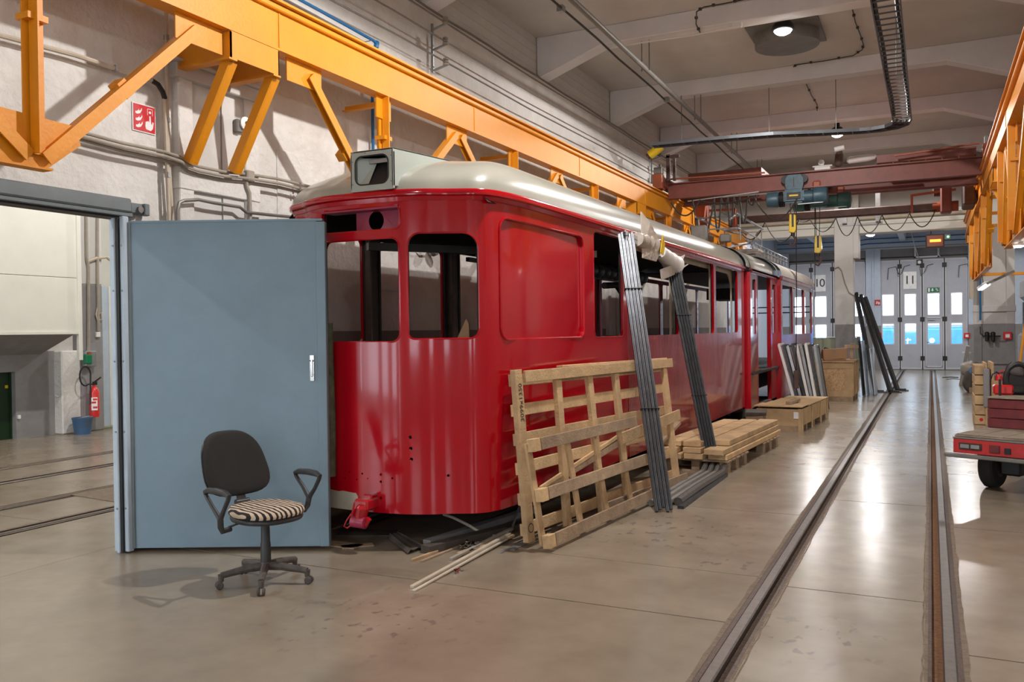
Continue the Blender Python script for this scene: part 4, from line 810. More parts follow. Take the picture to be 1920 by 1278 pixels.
# second crane behind: dark drive beam and its carriage
C2 = thing('bridge_crane', (-2.1, Y3, 4.2), 'dark brown lower crane beam with a drive motor at its right end', 'crane')
MB().box(-4.15, .15, Y3-.09, Y3+.09, 4.16, 4.34).build('drive_beam', 'cranedark', C2, bevel=.02)
MB().box(-5.2, -5.02, Y3-.7, Y3+.5, 4.62, 4.86).box(-4.95, -4.75, Y3-.25, Y3-.05, 3.95, 4.75).build('end_carriage', 'crane', C2, bevel=.02)
MB().prism([(-5.05, Y3-.5, 4.66), (-4.72, Y3-.5, 4.66), (-4.78, Y3-.5, 4.2), (-4.98, Y3-.5, 4.2)], (0, .1, 0)).build('wheel_guard', 'craneor', C2, bevel=.02)
for y in (Y3-.45, Y3+.25): MB().cyl((-5.18, y, 4.7), (-5.02, y, 4.7), .13, n=18).build('carriage_wheel', 'craneor', C2, smooth=True)
MB().bar((-4.9, Y3-.1, 4.52), (-4.12, Y3-.1, 4.50), .05, .05).bar((-4.15, Y3-.1, 4.52), (-4.15, Y3-.1, 4.02), .05, .05).bar((-4.3, Y3, 4.2), (-4.1, Y3, 4.2), .2, .2).build('carriage_arm', 'craneor', C2)
MB().bar((-.35, Y3-.15, 4.52), (.5, Y3-.15, 4.58), .04, .05).bar((-.35, Y3-.15, 4.54), (-.35, Y3-.15, 4.14), .05, .05).build('motor_arm', 'craneor', C2)
MB().lathe([(.05, 0), (.14, .03), (.15, .3), (.10, .36)], (.05, Y3, 4.62), (1, 0, 0), 16).build('drive_motor', 'cranedark', C2, smooth=True)
MB().box(.2, .42, Y3-.2, Y3+.2, 4.1, 4.8).build('gearbox', 'crane', C2, bevel=.03); MB().cyl((.05, Y3, 4.25), (.55, Y3, 4.25), .11, n=14).build('coupling', 'craneor', C2, smooth=True)
MB().box(.62, .86, Y3-.5, Y3+.5, 4.2, 4.75).build('end_frame', 'cranedark', C2, bevel=.03)
for x in (-1.75, -1.05): MB().box(x-.05, x+.05, Y3+.25, Y3+.33, 4.05, 4.75).build('hanger_bar', 'dado', C2)
MB().bar((-1.85, Y3+.29, 4.02), (-.95, Y3+.29, 4.02), .06, .05).build('hanger_foot', 'dado', C2)
def festoon(name, label, x0, xs, y, z, drops, m='cable', r=.014):
    t = MB()
    for a, b, d in zip(xs[:-1], xs[1:], drops): t.tube(sag((a, y, z), (b, y, z), d, 10), r, 6, cap=False)
    o = t.build(name, m); return tag(o, label, 'cable')
festoon('festoon_cable', 'looped grey-brown supply cables bunched under the left end of the crane girder', 0, [-4.45, -4.0, -3.86, -3.72, -3.6, -3.48, -3.32, -3.15], Y1-.2, 4.38, [.75, .70, .15, .62, .15, .55, .2], r=.02)
festoon('festoon_cable', 'long sagging cable running from the bunched loops to the blue hoist', 0, [-4.9, -4.3, -3.2, -2.3], Y1-.22, 4.36, [.30, .1, .5], r=.016)
xs = [-4.0, -3.5, -3.1, -2.5, -1.95, -1.45, -1.3, -.75, -.2, .2]
festoon('festoon_cable', 'cable hung in wide loops along the lower dark crane beam', 0, [-4.1, -3.45, -2.7, -2.45, -1.9, -1.45, -.95, -.4, .1], Y3-.12, 4.15, [.38, .48, .05, .3, .42, .38, .36, .32], r=.012)
def hoist(y, xc, body, label, z, name='chain_hoist', full=True):
    t = thing(name, (xc, y, z), label, 'hoist')
    if full:
        MB().prism([(xc-.15, y-.16, z), (xc+.17, y-.16, z), (xc+.19, y-.16, z+.10), (xc+.19, y-.16, z+.22), (xc+.13, y-.16, z+.30), (xc-.11, y-.16, z+.30), (xc-.17, y-.16, z+.22), (xc-.17, y-.16, z+.10)], (0, .03, 0)).build('trolley_plate', body, t, bevel=.008)
        for s in (-.16, .18): MB().cyl((xc+s, y-.13, z+.21), (xc+s, y-.04, z+.21), .085, n=18).build('trolley_wheel', 'black', t, smooth=True)
        MB().box(xc-.005, xc+.012, y-.17, y-.16, z+.06, z+.24).build('plate_slot', 'cranedark', t)
        MB().box(xc+.34, xc+.50, y-.05, y+.1, z-.02, z+.16).build('brake_unit', 'craneor', t, bevel=.03)
    w = MB().box(xc-.20, xc+.20, y-.22, y+.10, z-.27, z).build('gear_housing', body, t, bevel=.035, seg=2)
    MB().lathe([(.06, 0), (.15, .03), (.16, .22), (.14, .26)], (xc-.55, y-.06, z-.17), (1, 0, 0), 18).build('motor_end_cap', body, t, smooth=True)
    for k in range(5): MB().cyl((xc-.29+k*.022, y-.06, z-.17), (xc-.28+k*.022, y-.06, z-.17), .155, n=16).build('cooling_fin', 'black', t)
    MB().lathe([(.13, 0), (.13, .24), (.17, .26), (.175, .46), (.15, .50), (.05, .52)], (xc+.12, y-.06, z-.15), (1, 0, 0), 18).build('drum_housing', body, t, smooth=True)
    pl = MB().box(xc-.12, xc+.14, y-.235, y-.22, z-.20, z-.07).build('name_plate', 'black', t, bevel=.004); MB().box(xc-.075, xc+.095, y-.238, y-.235, z-.145, z-.115).build('lettering_strip', 'tape', pl, label='yellow strip in place of unreadable lettering')  # plain strip stands in for unreadable yellow lettering
    MB().bar((xc+.08, y-.15, z-.30), (xc+.55, y-.15, z-.29), .03, .015).build('guide_rail', 'galv', t)
    return t
def hook(xc, y, ztop, zb, label):
    t = thing('hook_block', (xc, y, zb-.33), label, 'hook')
    for s in (-.05, .045): MB().tube([(xc+s, y, ztop), (xc+s*.6, y, zb+.3)], .007, 5).build('rope', 'black', t)
    MB().prism([(xc-.075, y-.05, zb), (xc+.03, y-.05, zb-.02), (xc+.08, y-.05, zb+.06), (xc+.06, y-.05, zb+.34), (xc-.06, y-.05, zb+.36)], (0, .1, 0)).build('block_cheek', 'tape', t, bevel=.012)
    MB().box(xc-.015, xc+.025, y-.056, y-.05, zb+.1, zb+.35).build('sheave_slot', 'black', t)
    MB().cyl((xc, y, zb+.02), (xc, y, zb-.08), .04, n=12).build('swivel', 'black', t, smooth=True)
    MB().tube([(xc, y, zb-.06), (xc+.045, y, zb-.12), (xc+.05, y, zb-.2), (xc, y, zb-.27), (xc-.055, y, zb-.24), (xc-.065, y, zb-.17)], .022, 8, rs=[.02, .024, .026, .026, .02, .008]).build('hook', 'cranedark', t, smooth=True)
    return t
h1 = AY(1490, 342, Y1); hoist(Y1, h1.x, 'hoist', 'blue electric hoist hanging from the front crane girder', AY(1490, 357, Y1).z)
h2 = AY(1537, 372, Y2); hoist(Y2, h2.x, 'hoistg', 'green electric hoist behind the blue one on the rear girder', AY(1537, 366, Y2).z, full=True)
k1 = AY(1488, 436, Y1); hook(k1.x, Y1-.1, 4.2, k1.z, 'yellow hook block hanging under the blue hoist'); k2 = AY(1535, 474, Y2); hook(k2.x, Y2-.1, 4.34, k2.z, 'yellow hook block hanging under the green hoist')
def pendant(px, y, pt, pb, label):
    a, b = AY(px, pt, y), AY(px, pb, y); t = thing('pendant_control', b, label, 'control pendant')
    MB().tube([(a.x, y, a.z), (a.x-.01, y, (a.z+b.z)/2), (b.x, y, b.z+.3)], .009, 5).build('cable', 'black', t); MB().box(b.x-.045, b.x+.045, y-.03, y+.03, b.z, b.z+.34).build('push_button_case', 'cranedark', t, bevel=.012)
pendant(1493, 16.9, 375, 728, 'brown push-button pendant on a thin cable in front of the leaning metal frames')
b = AY(1528, 560, 19.23); a = AY(1528, 345, 19.23); tag(MB().tube([a, b], .008, 5).build('hanging_cable', 'black'), 'thin black cable hanging straight down past the rear of the tram', 'cable')
t = thing('yellow_stop', (-5.0, 17.3, 5.3), 'dirty yellow cylinder hanging at the left end of the cable ladder', 'cylinder')
MB().tube([AY(1218, 291, 17.2), AY(1240, 274, 17.2)], .09, 14).build('cylinder', 'tape', t, smooth=True); MB().tube([AY(1214, 294, 17.2), AY(1218, 291, 17.2)], .06, 12).build('cylinder_cap', 'cranedark', t, smooth=True)
# ================================================================ CEILING FITTINGS
def bay_lamp(loc, label, watts=LAMP_W, bracket=None, small=False):
    t = thing('ceiling_lamp', loc, label, 'lamp'); x, y, z = loc
    MB().lathe([(.05, .16), (.10, .14), (.16, .05), (.165, .0), (.15, -.01)], loc, n=24).build('housing', 'black', t, smooth=True)
    MB().lathe([(.0, -.075), (.06, -.068), (.105, -.045), (.13, -.012)], loc, n=24).build('lens', 'lensw', t)
    if bracket: MB().bar((x, y, z+.12), bracket, .03, .03).build('mounting_bracket', 'black', t); MB().box(x-.05, x+.05, y-.05, y+.05, z+.14, z+.24).build('driver_box', 'black', t, bevel=.01)
    lamp_light('bay_lamp_light', (x, y, z-.16), watts, rad=.07); return t
l1 = AY(1468, 56, 13.35); bay_lamp(tuple(l1), 'bright round ceiling lamp in front of the grey ventilation hatch', watts=LAMP_W*.75, bracket=(l1.x, 13.16, l1.z+.34))
l2 = AY(1570, 251, 20.5); bay_lamp(tuple(l2), 'bright round ceiling lamp over the crane girder', bracket=(l2.x, 20.26, l2.z+.34))
l3 = AY(1632, 439, 29.5); bay_lamp(tuple(l3), 'round ceiling lamp in the low bay in front of the gates', watts=190, bracket=(l3.x, 29.5, 5.42))
for x, y, w, lab in ((-1.95, 6.35, 1.15, 'ceiling lamp of the tram bay above the top edge of the picture'), (-1.9, -1.5, .3, 'unseen fill lamp added in the tram bay behind the viewer'), (5.2, 5.9, .4, 'nearest ceiling lamp of the right-hand bay'), (5.2, 13.3, .5, 'unseen fill lamp added midway along the right-hand bay'), (5.2, 21, .6, 'unseen fill lamp added at the far end of the right-hand bay'), (5.2, -2.5, .5, 'unseen fill lamp added in the right-hand bay behind the viewer'), (-9.6, 3.0, .8, 'unseen fill lamp added in the next hall straight behind the opening'), (-9.6, 9.5, .9, 'unseen fill lamp added in the next hall before the fire extinguisher'), (-11.5, 15.0, .9, 'unseen fill lamp added at the far end of the next hall'), (-9.6, -3.5, .8, 'unseen fill lamp added in the next hall behind the viewer')):  # out-of-view lamps added as fill, save the two inferred from cast shadows
    bay_lamp((x, y, 5.66 if y == 6.35 else 6.0), lab, watts=LAMP_W*w)
for x, y, lab in ((-3.6, 31, 'lamp added in the low bay to brighten the left gate'), (1.0, 31.5, 'lamp added in the low bay to brighten the right end of gate 11'), (5.5, 31, 'fill lamp added in the low bay on the right-hand side')): bay_lamp((x, y, 5.0), lab, watts=190)  # extra lamps added to brighten the gates and the low bay
t = thing('ventilation_hatch', (-2.06, 14.5, 6.35), 'grey round ventilation hatch in a square plate on the ceiling', 'ventilation hatch')
MB().box(-2.62, -1.52, 13.9, 15.15, 6.43, 6.47).build('square_plate', 'galvdark', t, bevel=.006)
MB().lathe([(.50, .0), (.50, .20), (.47, .20), (.44, .02)], (-2.06, 14.5, 6.24), n=40).build('duct_ring', 'galvdark', t, smooth=True)
# cable ladder: from the camera side to Y=17, then across to the left wall
t = thing('cable_ladder', (-.43, 12, 5.3), 'galvanised cable ladder with black cables hanging below the ceiling', 'cable ladder'); zz = 5.30
xa, xb = -.57, -.28
for x in (xa, xb): MB().box(x-.008, x+.008, -6, 16.55, zz-.03, zz+.03).build('side_rail', 'ladder', t)
for k in range(46):
    y = 7.0+k*.21
    if y < 16.6: MB().box(xa, xb, y-.010, y+.010, zz-.022, zz-.006).build('rung', 'ladder', t)
for x in (xa+.035, xb-.035): MB().tube([(x+.006*sin(k*1.3), -6+k*.6, zz+.012) for k in range(38)], .022, 6).build('cable_bundle', 'black', t, smooth=True)
bend = []
A = [(xa, 16.55), (-.60, 16.75), (-.72, 16.92), (-.95, 17.0), (-1.15, 16.97), (-1.9, 16.75), (-2.6, 16.5), (-3.4, 16.4), (-4.9, 16.28)]
B = [(xb, 16.55), (-.33, 16.9), (-.5, 17.14), (-.8, 17.26), (-1.15, 17.24), (-1.9, 17.02), (-2.6, 16.77), (-3.4, 16.67), (-4.9, 16.55)]
for P_ in (A, B):
    m = MB()
    for p, q in zip(P_[:-1], P_[1:]): m.bar((*p, zz), (*q, zz), .016, .06)
    m.build('side_rail', 'ladder', t)
for i in range(len(A)-1):
    n = max(1, int((Vector(A[i+1])-Vector(A[i])).length/.24))
    for k in range(n): p = Vector(A[i]).lerp(Vector(A[i+1]), (k+.5)/n); q = Vector(B[i]).lerp(Vector(B[i+1]), (k+.5)/n); MB().bar((*p, zz-.015), (*q, zz-.015), .02, .016).build('rung', 'ladder', t)
for f in (.2, .45, .75): MB().tube([((1-f)*a[0]+f*b[0], (1-f)*a[1]+f*b[1], zz+.012) for a, b in zip(A, B)], .026, 6).build('cable_bundle', 'black', t, smooth=True)
for x, y in ((-2.7, 16.65), (-1.55, 16.95), (-4.3, 16.4), (-.42, 10.0), (-.42, 13.6)): MB().tube([(x, y, zz), (x, y, 6.46)], .008, 5).build('hanger_rod', 'galvdark', t)
# ceiling pipe, cable and line along the hall
p0, p1 = AZ(1073, 0, 5.75), AZ(1400, 307, 5.75); x = (p0.x+p1.x)/2
def seg_on(px0, py0, px1, py1, Z, y0=-6, y1=26.9): a, b = AZ(px0, py0, Z), AZ(px1, py1, Z); d = (b-a)/(b.y-a.y); return a+d*(y0-a.y), a+d*(y1-a.y)
a, b = seg_on(1073, 0, 1400, 307, 5.75); t = thing('ceiling_pipe', (a+b)/2, 'straight grey pipe running lengthwise under the ceiling beams', 'pipe')
MB().tube([a, b], .038, 10).build('pipe', 'galvdark', t, smooth=True)
for y in (9.5, 13.0, 16.5, 20.1, 23.6):
    p = a.lerp(b, (y-a.y)/(b.y-a.y)); m = MB()
    for s in (-.06, .06): m.box(p.x+s-.008, p.x+s+.008, y-.004, y+.004, 5.72, 6.25)
    m.build('hanger_strap', 'galvdark', t)
a, b = seg_on(1037, 0, 1262, 200, 6.10); n = 34
tag(MB().tube([a.lerp(b, k/n)+Vector((0, 0, .012*sin(k*2.1))) for k in range(n+1)], .017, 6).build('ceiling_cable', 'cable', smooth=True), 'twisted dark cable running beside the pipe under the beams', 'cable')
for q in ((1052, 16), (1250, 186)): p = AZ(*q, 6.10); tag(MB().box(p.x-.05, p.x+.05, p.y-.05, p.y+.05, p.z-.05, p.z+.04).build('junction_box', 'galv', bevel=.01), 'small grey junction box on the twisted ceiling cable, '+('nearer the camera' if q[0] < 1100 else 'farther from the camera'), 'junction box')
def wire(name, pix, Z, r, m, label, cat='cable', dots=False):
    pts = [AZ(x, y, Z) for x, y in pix]; t = thing(name, pts[0], label, cat); MB().tube(pts, r, 5).build('wire', m, t)
    if dots:
        for k in range(len(pts)-1): p = pts[k].lerp(pts[k+1], .5); MB().box(p.x-.02, p.x+.02, p.y-.02, p.y+.02, p.z-.012, p.z+.02).build('clip', m, t)
wire('detector_wire', [(1598, 16), (1604, 42), (1612, 62), (1619, 84), (1617, 93), (1600, 104), (1546, 114), (1495, 121), (1487, 126), (1487, 142), (1491, 158)], 6.44, .009, 'cable', 'thin dark clipped wire curving over the ceiling right of the hatch', dots=True)
wire('detector_wire', [(1512, 158), (1522, 180), (1532, 196), (1532, 208), (1527, 218), (1500, 222), (1468, 225), (1461, 232)], 6.44, .009, 'cable', 'thin dark clipped wire curving over the ceiling above the cable ladder', dots=True)
wire('detector_wire', [(1400, -2), (1356, 7), (1320, 13), (1306, 22), (1305, 45), (1314, 64)], 6.17, .010, 'cable', 'thin dark clipped wire crossing the nearest ceiling beam', dots=True)
t = thing('beam_conduit', AY(1260, 78, 12.83), 'thin white cable along the near ceiling beam up to the hatch', 'cable')
MB().tube([AY(x, y, 12.90) for x, y in ((1140, 90), (1200, 80), (1300, 66), (1376, 49))], .014, 6).build('cable', 'white', t); q = AY(1382, 47, 12.9); MB().box(q.x-.07, q.x+.07, 12.86, 12.94, q.z-.04, q.z+.04).build('junction_box', 'white', t, bevel=.01)
# contact wires with insulators on the left wall
for k, z in enumerate((5.62, 5.38, 5.12)):
    tag(MB().tube([(-5.50, -6+3.6*j, z-.03*(j % 2)) for j in range(10)], .011, 6).build('overhead_line', 'galvdark'), ('top', 'middle', 'lowest')[k]+' of the three bare wires running along the upper left wall', 'wire')
for Y, l in ((9.45, 'insulator bracket with three coils on the upper wall above the tram roof'), (19.0, 'insulator bracket with three coils on the wall beside the crane'), (.6, 'insulator bracket on the upper wall outside the picture')):
    t = thing('insulator_bracket', (XW+.05, Y, 5.0), l, 'insulator')
    MB().box(XW+.03, XW+.06, Y-.012, Y+.012, 5.0, 5.62).build('upright', 'galv', t)
    for z in (5.04, 5.30, 5.56):
        MB().bar((XW+.04, Y, z-.02), (XW+.26, Y, z+.03), .03, .02).build('arm', 'galv', t)
        MB().lathe([(.02, 0), (.038, .01), (.038, .025), (.022, .033), (.038, .042), (.038, .057), (.022, .065), (.038, .075), (.038, .09), (.02, .10)], (XW+.24, Y, z+.02), n=12).build('insulator', 'conduit', t, smooth=True)
# pipes on the left wall
def wpipe(name, pix, X, r, m, label, cat='pipe', smooth=True):
    pts = [AX(x, y, X) for x, y in pix]; t = thing(name, pts[0], label, cat); MB().tube(pts, r, 8).build('pipe', m, t, smooth=smooth)
    return t, pts
def clips(t, pts, w=.04, step=1.0, m='galv'):
    for a, b in zip(pts[:-1], pts[1:]):
        L = (b-a).length
        for k in range(int(L/step)): p = a.lerp(b, (k+.5)/max(1, int(L/step))); MB().box(p.x-w, p.x+w, p.y-.012, p.y+.012, p.z-w, p.z+w).build('pipe_clip', m, t)
t, p = wpipe('wall_conduit', [(-150, 30), (0, 66), (140, 103), (285, 151)], -5.66, .019, 'conduitlt', 'sloping cream conduit on the white wall left of the vertical pipes'); clips(t, p, .022, .5)
MB().tube([AX(285, 151, -5.66), AX(296, 158, -5.65), AX(305, 172, -5.65), AX(309, 185, -5.66)], .021, 8).build('black_hose_bend', 'black', t, smooth=True)
t, p = wpipe('wall_conduit', [(308, 180), (311, 250), (317, 405), (318, 470)], -5.66, .017, 'conduitlt', 'left vertical cream conduit beside the red fire sign'); clips(t, p, .022, .5)
t, p = wpipe('wall_conduit', [(312, -10), (312, 150), (316, 300), (323, 405), (324, 470)], -5.67, .015, 'conduitlt', 'right vertical cream conduit rising up to the ceiling beside the fire sign'); clips(t, p, .02, .6)
pts = [(-60, 200), (60, 223), (125, 240), (230, 268), (310, 285), (340, 295), (352, 305), (372, 312), (420, 322), (470, 327), (520, 335), (590, 352), (640, 362)]
for k, (dy, xx, lab) in enumerate(((0, -5.63, 'upper'), (8, -5.60, 'middle'), (15, -5.64, 'lower'))):
    t, p = wpipe('wall_conduit', [(x, y+dy) for x, y in pts], xx, .014, 'conduit', lab+' of the three grey conduits running side by side over the pilaster'); clips(t, p[::3], .018, 1.2)
t, p = wpipe('wall_conduit', [(333, 470), (333, 395), (336, 380), (345, 376), (372, 374), (400, 380), (450, 388), (462, 398), (500, 402), (600, 412)], -5.60, .015, 'galvdark', 'lower grey conduit wrapping round the pilaster above the blue door')
t, p = wpipe('wall_conduit', [(461, 335), (463, 350), (468, 362), (469, 400), (469, 470)], -5.63, .017, 'conduit', 'short conduit dropping from the junction box behind the blue door')
q = AX(467, 330, -5.62); tag(MB().box(q.x-.03, q.x+.03, q.y-.05, q.y+.05, q.z-.05, q.z+.05).build('junction_box', 'conduit', bevel=.01), 'square grey junction box where the three conduits leave the pilaster', 'junction box')
q = AX(458, 232, -5.63); t = thing('wall_socket', q, 'round white cable outlet between the yellow braces', 'socket'); MB().lathe([(.06, 0), (.062, .02), (.03, .03)], q, (1, 0, 0), 18).build('rosette', 'white', t, smooth=True); MB().cyl(q+Vector((.0, 0, 0)), q+Vector((.035, 0, 0)), .02, n=12).build('outlet', 'black', t)
MB().box(q.x-.05, q.x, q.y-.09, q.y-.02, q.z-.09, q.z+.03).build('back_box', 'galvdark', t, bevel=.01)
t, p = wpipe('compressed_air_pipe', [(480, -45), (600, 20), (700, 76), (706, 82), (706, 92), (697, 110)], -5.62, .017, 'bluepipe', 'blue compressed-air pipe sloping down the upper left wall to an elbow')
MB().lathe([(.026, -.04), (.03, -.03), (.03, .03), (.026, .04)], AX(706, 84, -5.62), (0, .2, 1), 12).build('elbow', 'bluepipe', t, smooth=True); MB().tube([AX(675, 80, -5.7), AX(697, 76, -5.6)], .006, 5).build('pipe_hook', 'galv', t)
q0 = AX(698, 110, -5.66); t = thing('compressed_air_pipe', (q0.x, q0.y, 1.0), 'vertical blue pipe on the left wall seen through the windscreen opening', 'pipe')
MB().tube([(q0.x, 8.08, q0.z), (q0.x, 8.08, 1.62)], .018, 8).build('pipe', 'bluepipe', t, smooth=True); MB().lathe([(.02, 0), (.035, .03), (.035, .10), (.02, .13)], (q0.x, 8.08, 1.55), n=12).build('valve', 'bluepipe', t, smooth=True)
t = thing('wall_lamp', (XW+.1, 9.2, 2.3), 'oval bulkhead wall lamp seen through the corner window of the tram', 'lamp'); q = AX(806, 470, XW+.08)
MB().lathe([(.0, 0), (.06, .01), (.075, .05), (.06, .10), (0, .11)], q, (1, 0, 0), 18).build('lamp_body', 'galv', t, smooth=True); MB().tube([q, q+Vector((.02, -.2, .0)), q+Vector((.02, -.3, .06)), q+Vector((.0, -.32, .25))], .012, 6).build('cable', 'black', t)
# fire sign
q = AX(272, 222, XW+.02); S = .125; t = thing('fire_alarm_sign', (XW, q.y, q.z-S), 'red square fire alarm sign with white flames and pressing hand on the left wall', 'sign')
U, V = Vector((0, 1, 0)), Vector((0, 0, 1)); w_, h_ = .105, .105
MB().box(XW+.002, XW+.010, q.y-w_-.008, q.y+w_+.008, q.z-h_-.008, q.z+h_+.008).build('sign_border', 'signw', t); MB().box(XW+.010, XW+.013, q.y-w_, q.y+w_, q.z-h_, q.z+h_).build('sign_face', 'signred', t)
o = (XW+.013, q.y, q.z)
for k, (a, b) in enumerate(((-.055, .050), (-.052, -.005), (-.050, -.058))):
    shape('flame', 'signw', [(a-.035, b-.022), (a-.015, b-.026), (a+.012, b-.016), (a+.030, b+.012), (a+.028, b+.030), (a+.016, b+.008), (a-.002, b+.002), (a+.004, b+.018), (a-.008, b+.004), (a-.022, b-.006), (a-.034, b-.004)], o, U, V, t, .002)
shape('hand', 'signw', [(.012, -.082), (.060, -.090), (.082, -.068), (.090, -.020), (.078, -.012), (.072, -.040), (.064, -.028), (.060, .030), (.048, .030), (.047, -.020), (.034, -.014), (.022, -.020), (.010, -.022), (.006, -.055)], o, U, V, t, .002)
m = MB()
for a, b, c, d in ((.028, .034, .032, .088), (.028, .084, .080, .088), (.076, .034, .080, .088)): m.box(XW+.013, XW+.015, q.y+a, q.y+c, q.z+b, q.z+d)
m.cyl((XW+.013, q.y+.054, q.z+.058), (XW+.016, q.y+.054, q.z+.058), .011, n=14).build('button_symbol', 'signw', t)
# ================================================================ OFFICE CHAIR
CH = thing('office_chair', (-4.10, 4.52, 0), 'black swivel chair with a zebra-striped seat in front of the open blue door', 'chair', rz=radians(-15))
ci = WM(CH)
def CP(x, y, z): return ci @ Vector((x, y, z))
def cpts(l): return [CP(*p) for p in l]
fa = -54+15
for k in range(5):
    a = radians(fa+72*k); d = Vector((cos(a), sin(a), 0)); e = d*.295
    lg = MB().tube([CP(0, 0, .115), CP(*(d*.12+Vector((0, 0, .112)))), CP(*(d*.25+Vector((0, 0, .095)))), CP(*(e+Vector((0, 0, .088))))], .02, 10, rs=[.030, .026, .022, .021]).build('base_leg', 'dustpl', CH, smooth=True)
    MB().cyl(CP(*(e+Vector((0, 0, .095)))), CP(*(e+Vector((0, 0, .048)))), .021, .017, 12).build('leg_tip', 'dustpl', lg, smooth=True)
    sd = Vector((-d.y, d.x, 0))*.5+d*.5; sd.normalize(); w0 = e+Vector((d.x*.012, d.y*.012, .026))
    for s in (-.014, .014): MB().lathe([(.0, -.009), (.02, -.009), (.026, -.004), (.026, .004), (.02, .009), (0, .009)], CP(*(w0+Vector((-d.y, d.x, 0))*s*1.2)), (ci.to_3x3() @ Vector((-d.y, d.x, 0))), 14).build('caster', 'dustpl', lg, smooth=True)
MB().lathe([(.028, 0), (.042, .01), (.044, .03), (.036, .055)], CP(0, 0, .09), n=20).build('base_hub', 'dustpl', CH, smooth=True)
MB().lathe([(.036, 0), (.034, .14), (.031, .15), (.029, .27), (.027, .27), (.026, .30)], CP(0, 0, .13), n=20).build('gas_column', 'blackpl', CH, smooth=True)
MB().frame(CP(-.02, 0, .435), ci.to_3x3() @ Vector((.20, 0, 0)), ci.to_3x3() @ Vector((0, .16, 0)), Vector((0, 0, .03))).build('tilt_mechanism', 'blackpl', CH, bevel=.008)
def pad(name, m, cx, cy, z0, z1, ax, ay, p, dome, tilt=0.0, taper=0.0):
    mb = MB(); n = 48; R = [(.0, 1, 0), (.35, 1, 0), (.65, 1, 0), (.85, 1, 0), (.95, .93, 0), (1.0, .6, 0), (1.0, .3, 0), (.97, 0, 0), (.5, 0, 0), (0, 0, 0)]
    for r, h, _ in R:
        for k in range(n):
            t = 2*pi*k/n; c, s = cos(t), sin(t); rr_ = (abs(c)**p+abs(s)**p)**(-1/p)*r; x = cx+ax*rr_*c; y = cy+ay*rr_*s*(1+taper*c)
            z = z0+(z1-z0)*h+dome(x-cx, y-cy)*(1 if h > .5 else .6)
            mb.V.append(CP(x, y, z))
    for i in range(len(R)-1):
        for k in range(n): a = i*n+k; b = i*n+(k+1) % n; mb.F.append((a, b, b+n, a+n))
    return mb.build(name, m, CH, smooth=True, sharp=60)
dm = lambda x, y: -.6*max(0, x-.12)**2*2-.18*y*y-.01*x
pad('seat_cover', 'zebra', .02, 0, .485, .535, .235, .235, 2.6, dm); pad('seat_shell', 'blackpl', .02, 0, .445, .487, .225, .225, 2.6, dm)
# backrest: a reclined curved pad
def back(name, m, t0, t1, grow):
    mb = MB(); n = 44; rings = [(0, t1), (.4, t1), (.75, t1), (.93, t1*.9+t0*.1), (1, t1*.55+t0*.45), (1, t0), (.6, t0), (0, t0)]
    for r, th in rings:
        for k in range(n):
            a = 2*pi*k/n; c, s = cos(a), sin(a); p = 3.2; q = (abs(c)**p+abs(s)**p)**(-1/p)*r; y = (.245+grow)*q*c; v = (.222+grow)*q*s; y *= 1-.22*(v/.22)*.5-.06*max(0, v/.22)**2
            x = -.30-(v+.2)*.42+.35*y*y+th; mb.V.append(CP(x, y, .785+v))
    for i in range(len(rings)-1):
        for k in range(n): a = i*n+k; b = i*n+(k+1) % n; mb.F.append((a, b, b+n, a+n))
    return mb.build(name, m, CH, smooth=True, sharp=60)
back('backrest', 'blackfab', -.012, .032, -.006); back('backrest_shell', 'blackpl', -.026, -.008, .0)
R3 = ci.to_3x3()
MB().bar(CP(-.12, 0, .43), CP(-.265, 0, .45), .07, .018).bar(CP(-.26, 0, .44), CP(-.335, 0, .66), .065, .022, up=tuple(R3 @ Vector((1, 0, 0)))).build('back_support', 'blackpl', CH, bevel=.004)
MB().cyl(CP(-.285, -.05, .52), CP(-.285, .05, .52), .022, n=12).build('back_knob', 'blackpl', CH, smooth=True)
for s in (-1, 1):
    y = .34*s; up = .01 if s > 0 else .0; dz = .0 if s > 0 else -.035
    loop = [(-.01, y*.75, .445+dz), (.0, y*.95, .445+dz), (.01, y, .475+dz), (.02, y*1.02, .53+dz)]
    tri = [(.02, y*1.02, .53+dz), (-.06, y*1.04, .60+dz), (-.14, y*1.04, .665+dz), (-.15, y*1.04, .69+dz), (-.105, y*1.04, .705+dz), (.0, y*1.04, .712+dz), (.10, y*1.04, .708+dz), (.14, y*1.04, .695+dz), (.13, y*1.04, .67+dz), (.08, y*1.04, .60+dz), (.02, y*1.02, .53+dz)]
    MB().tube(cpts(loop), .02, 10, rs=[.016, .02, .02, .02]).tube(cpts(tri), .017, 10, rs=[.018, .014, .014, .018, .021, .022, .021, .018, .015, .014, .018], cap=False).build('armrest', 'blackpl', CH, smooth=True)
MB().tube(cpts([(-.02, -.08, .44), (-.03, -.20, .43), (-.05, -.25, .415)]), .007, 6).build('height_lever', 'blackpl', CH)
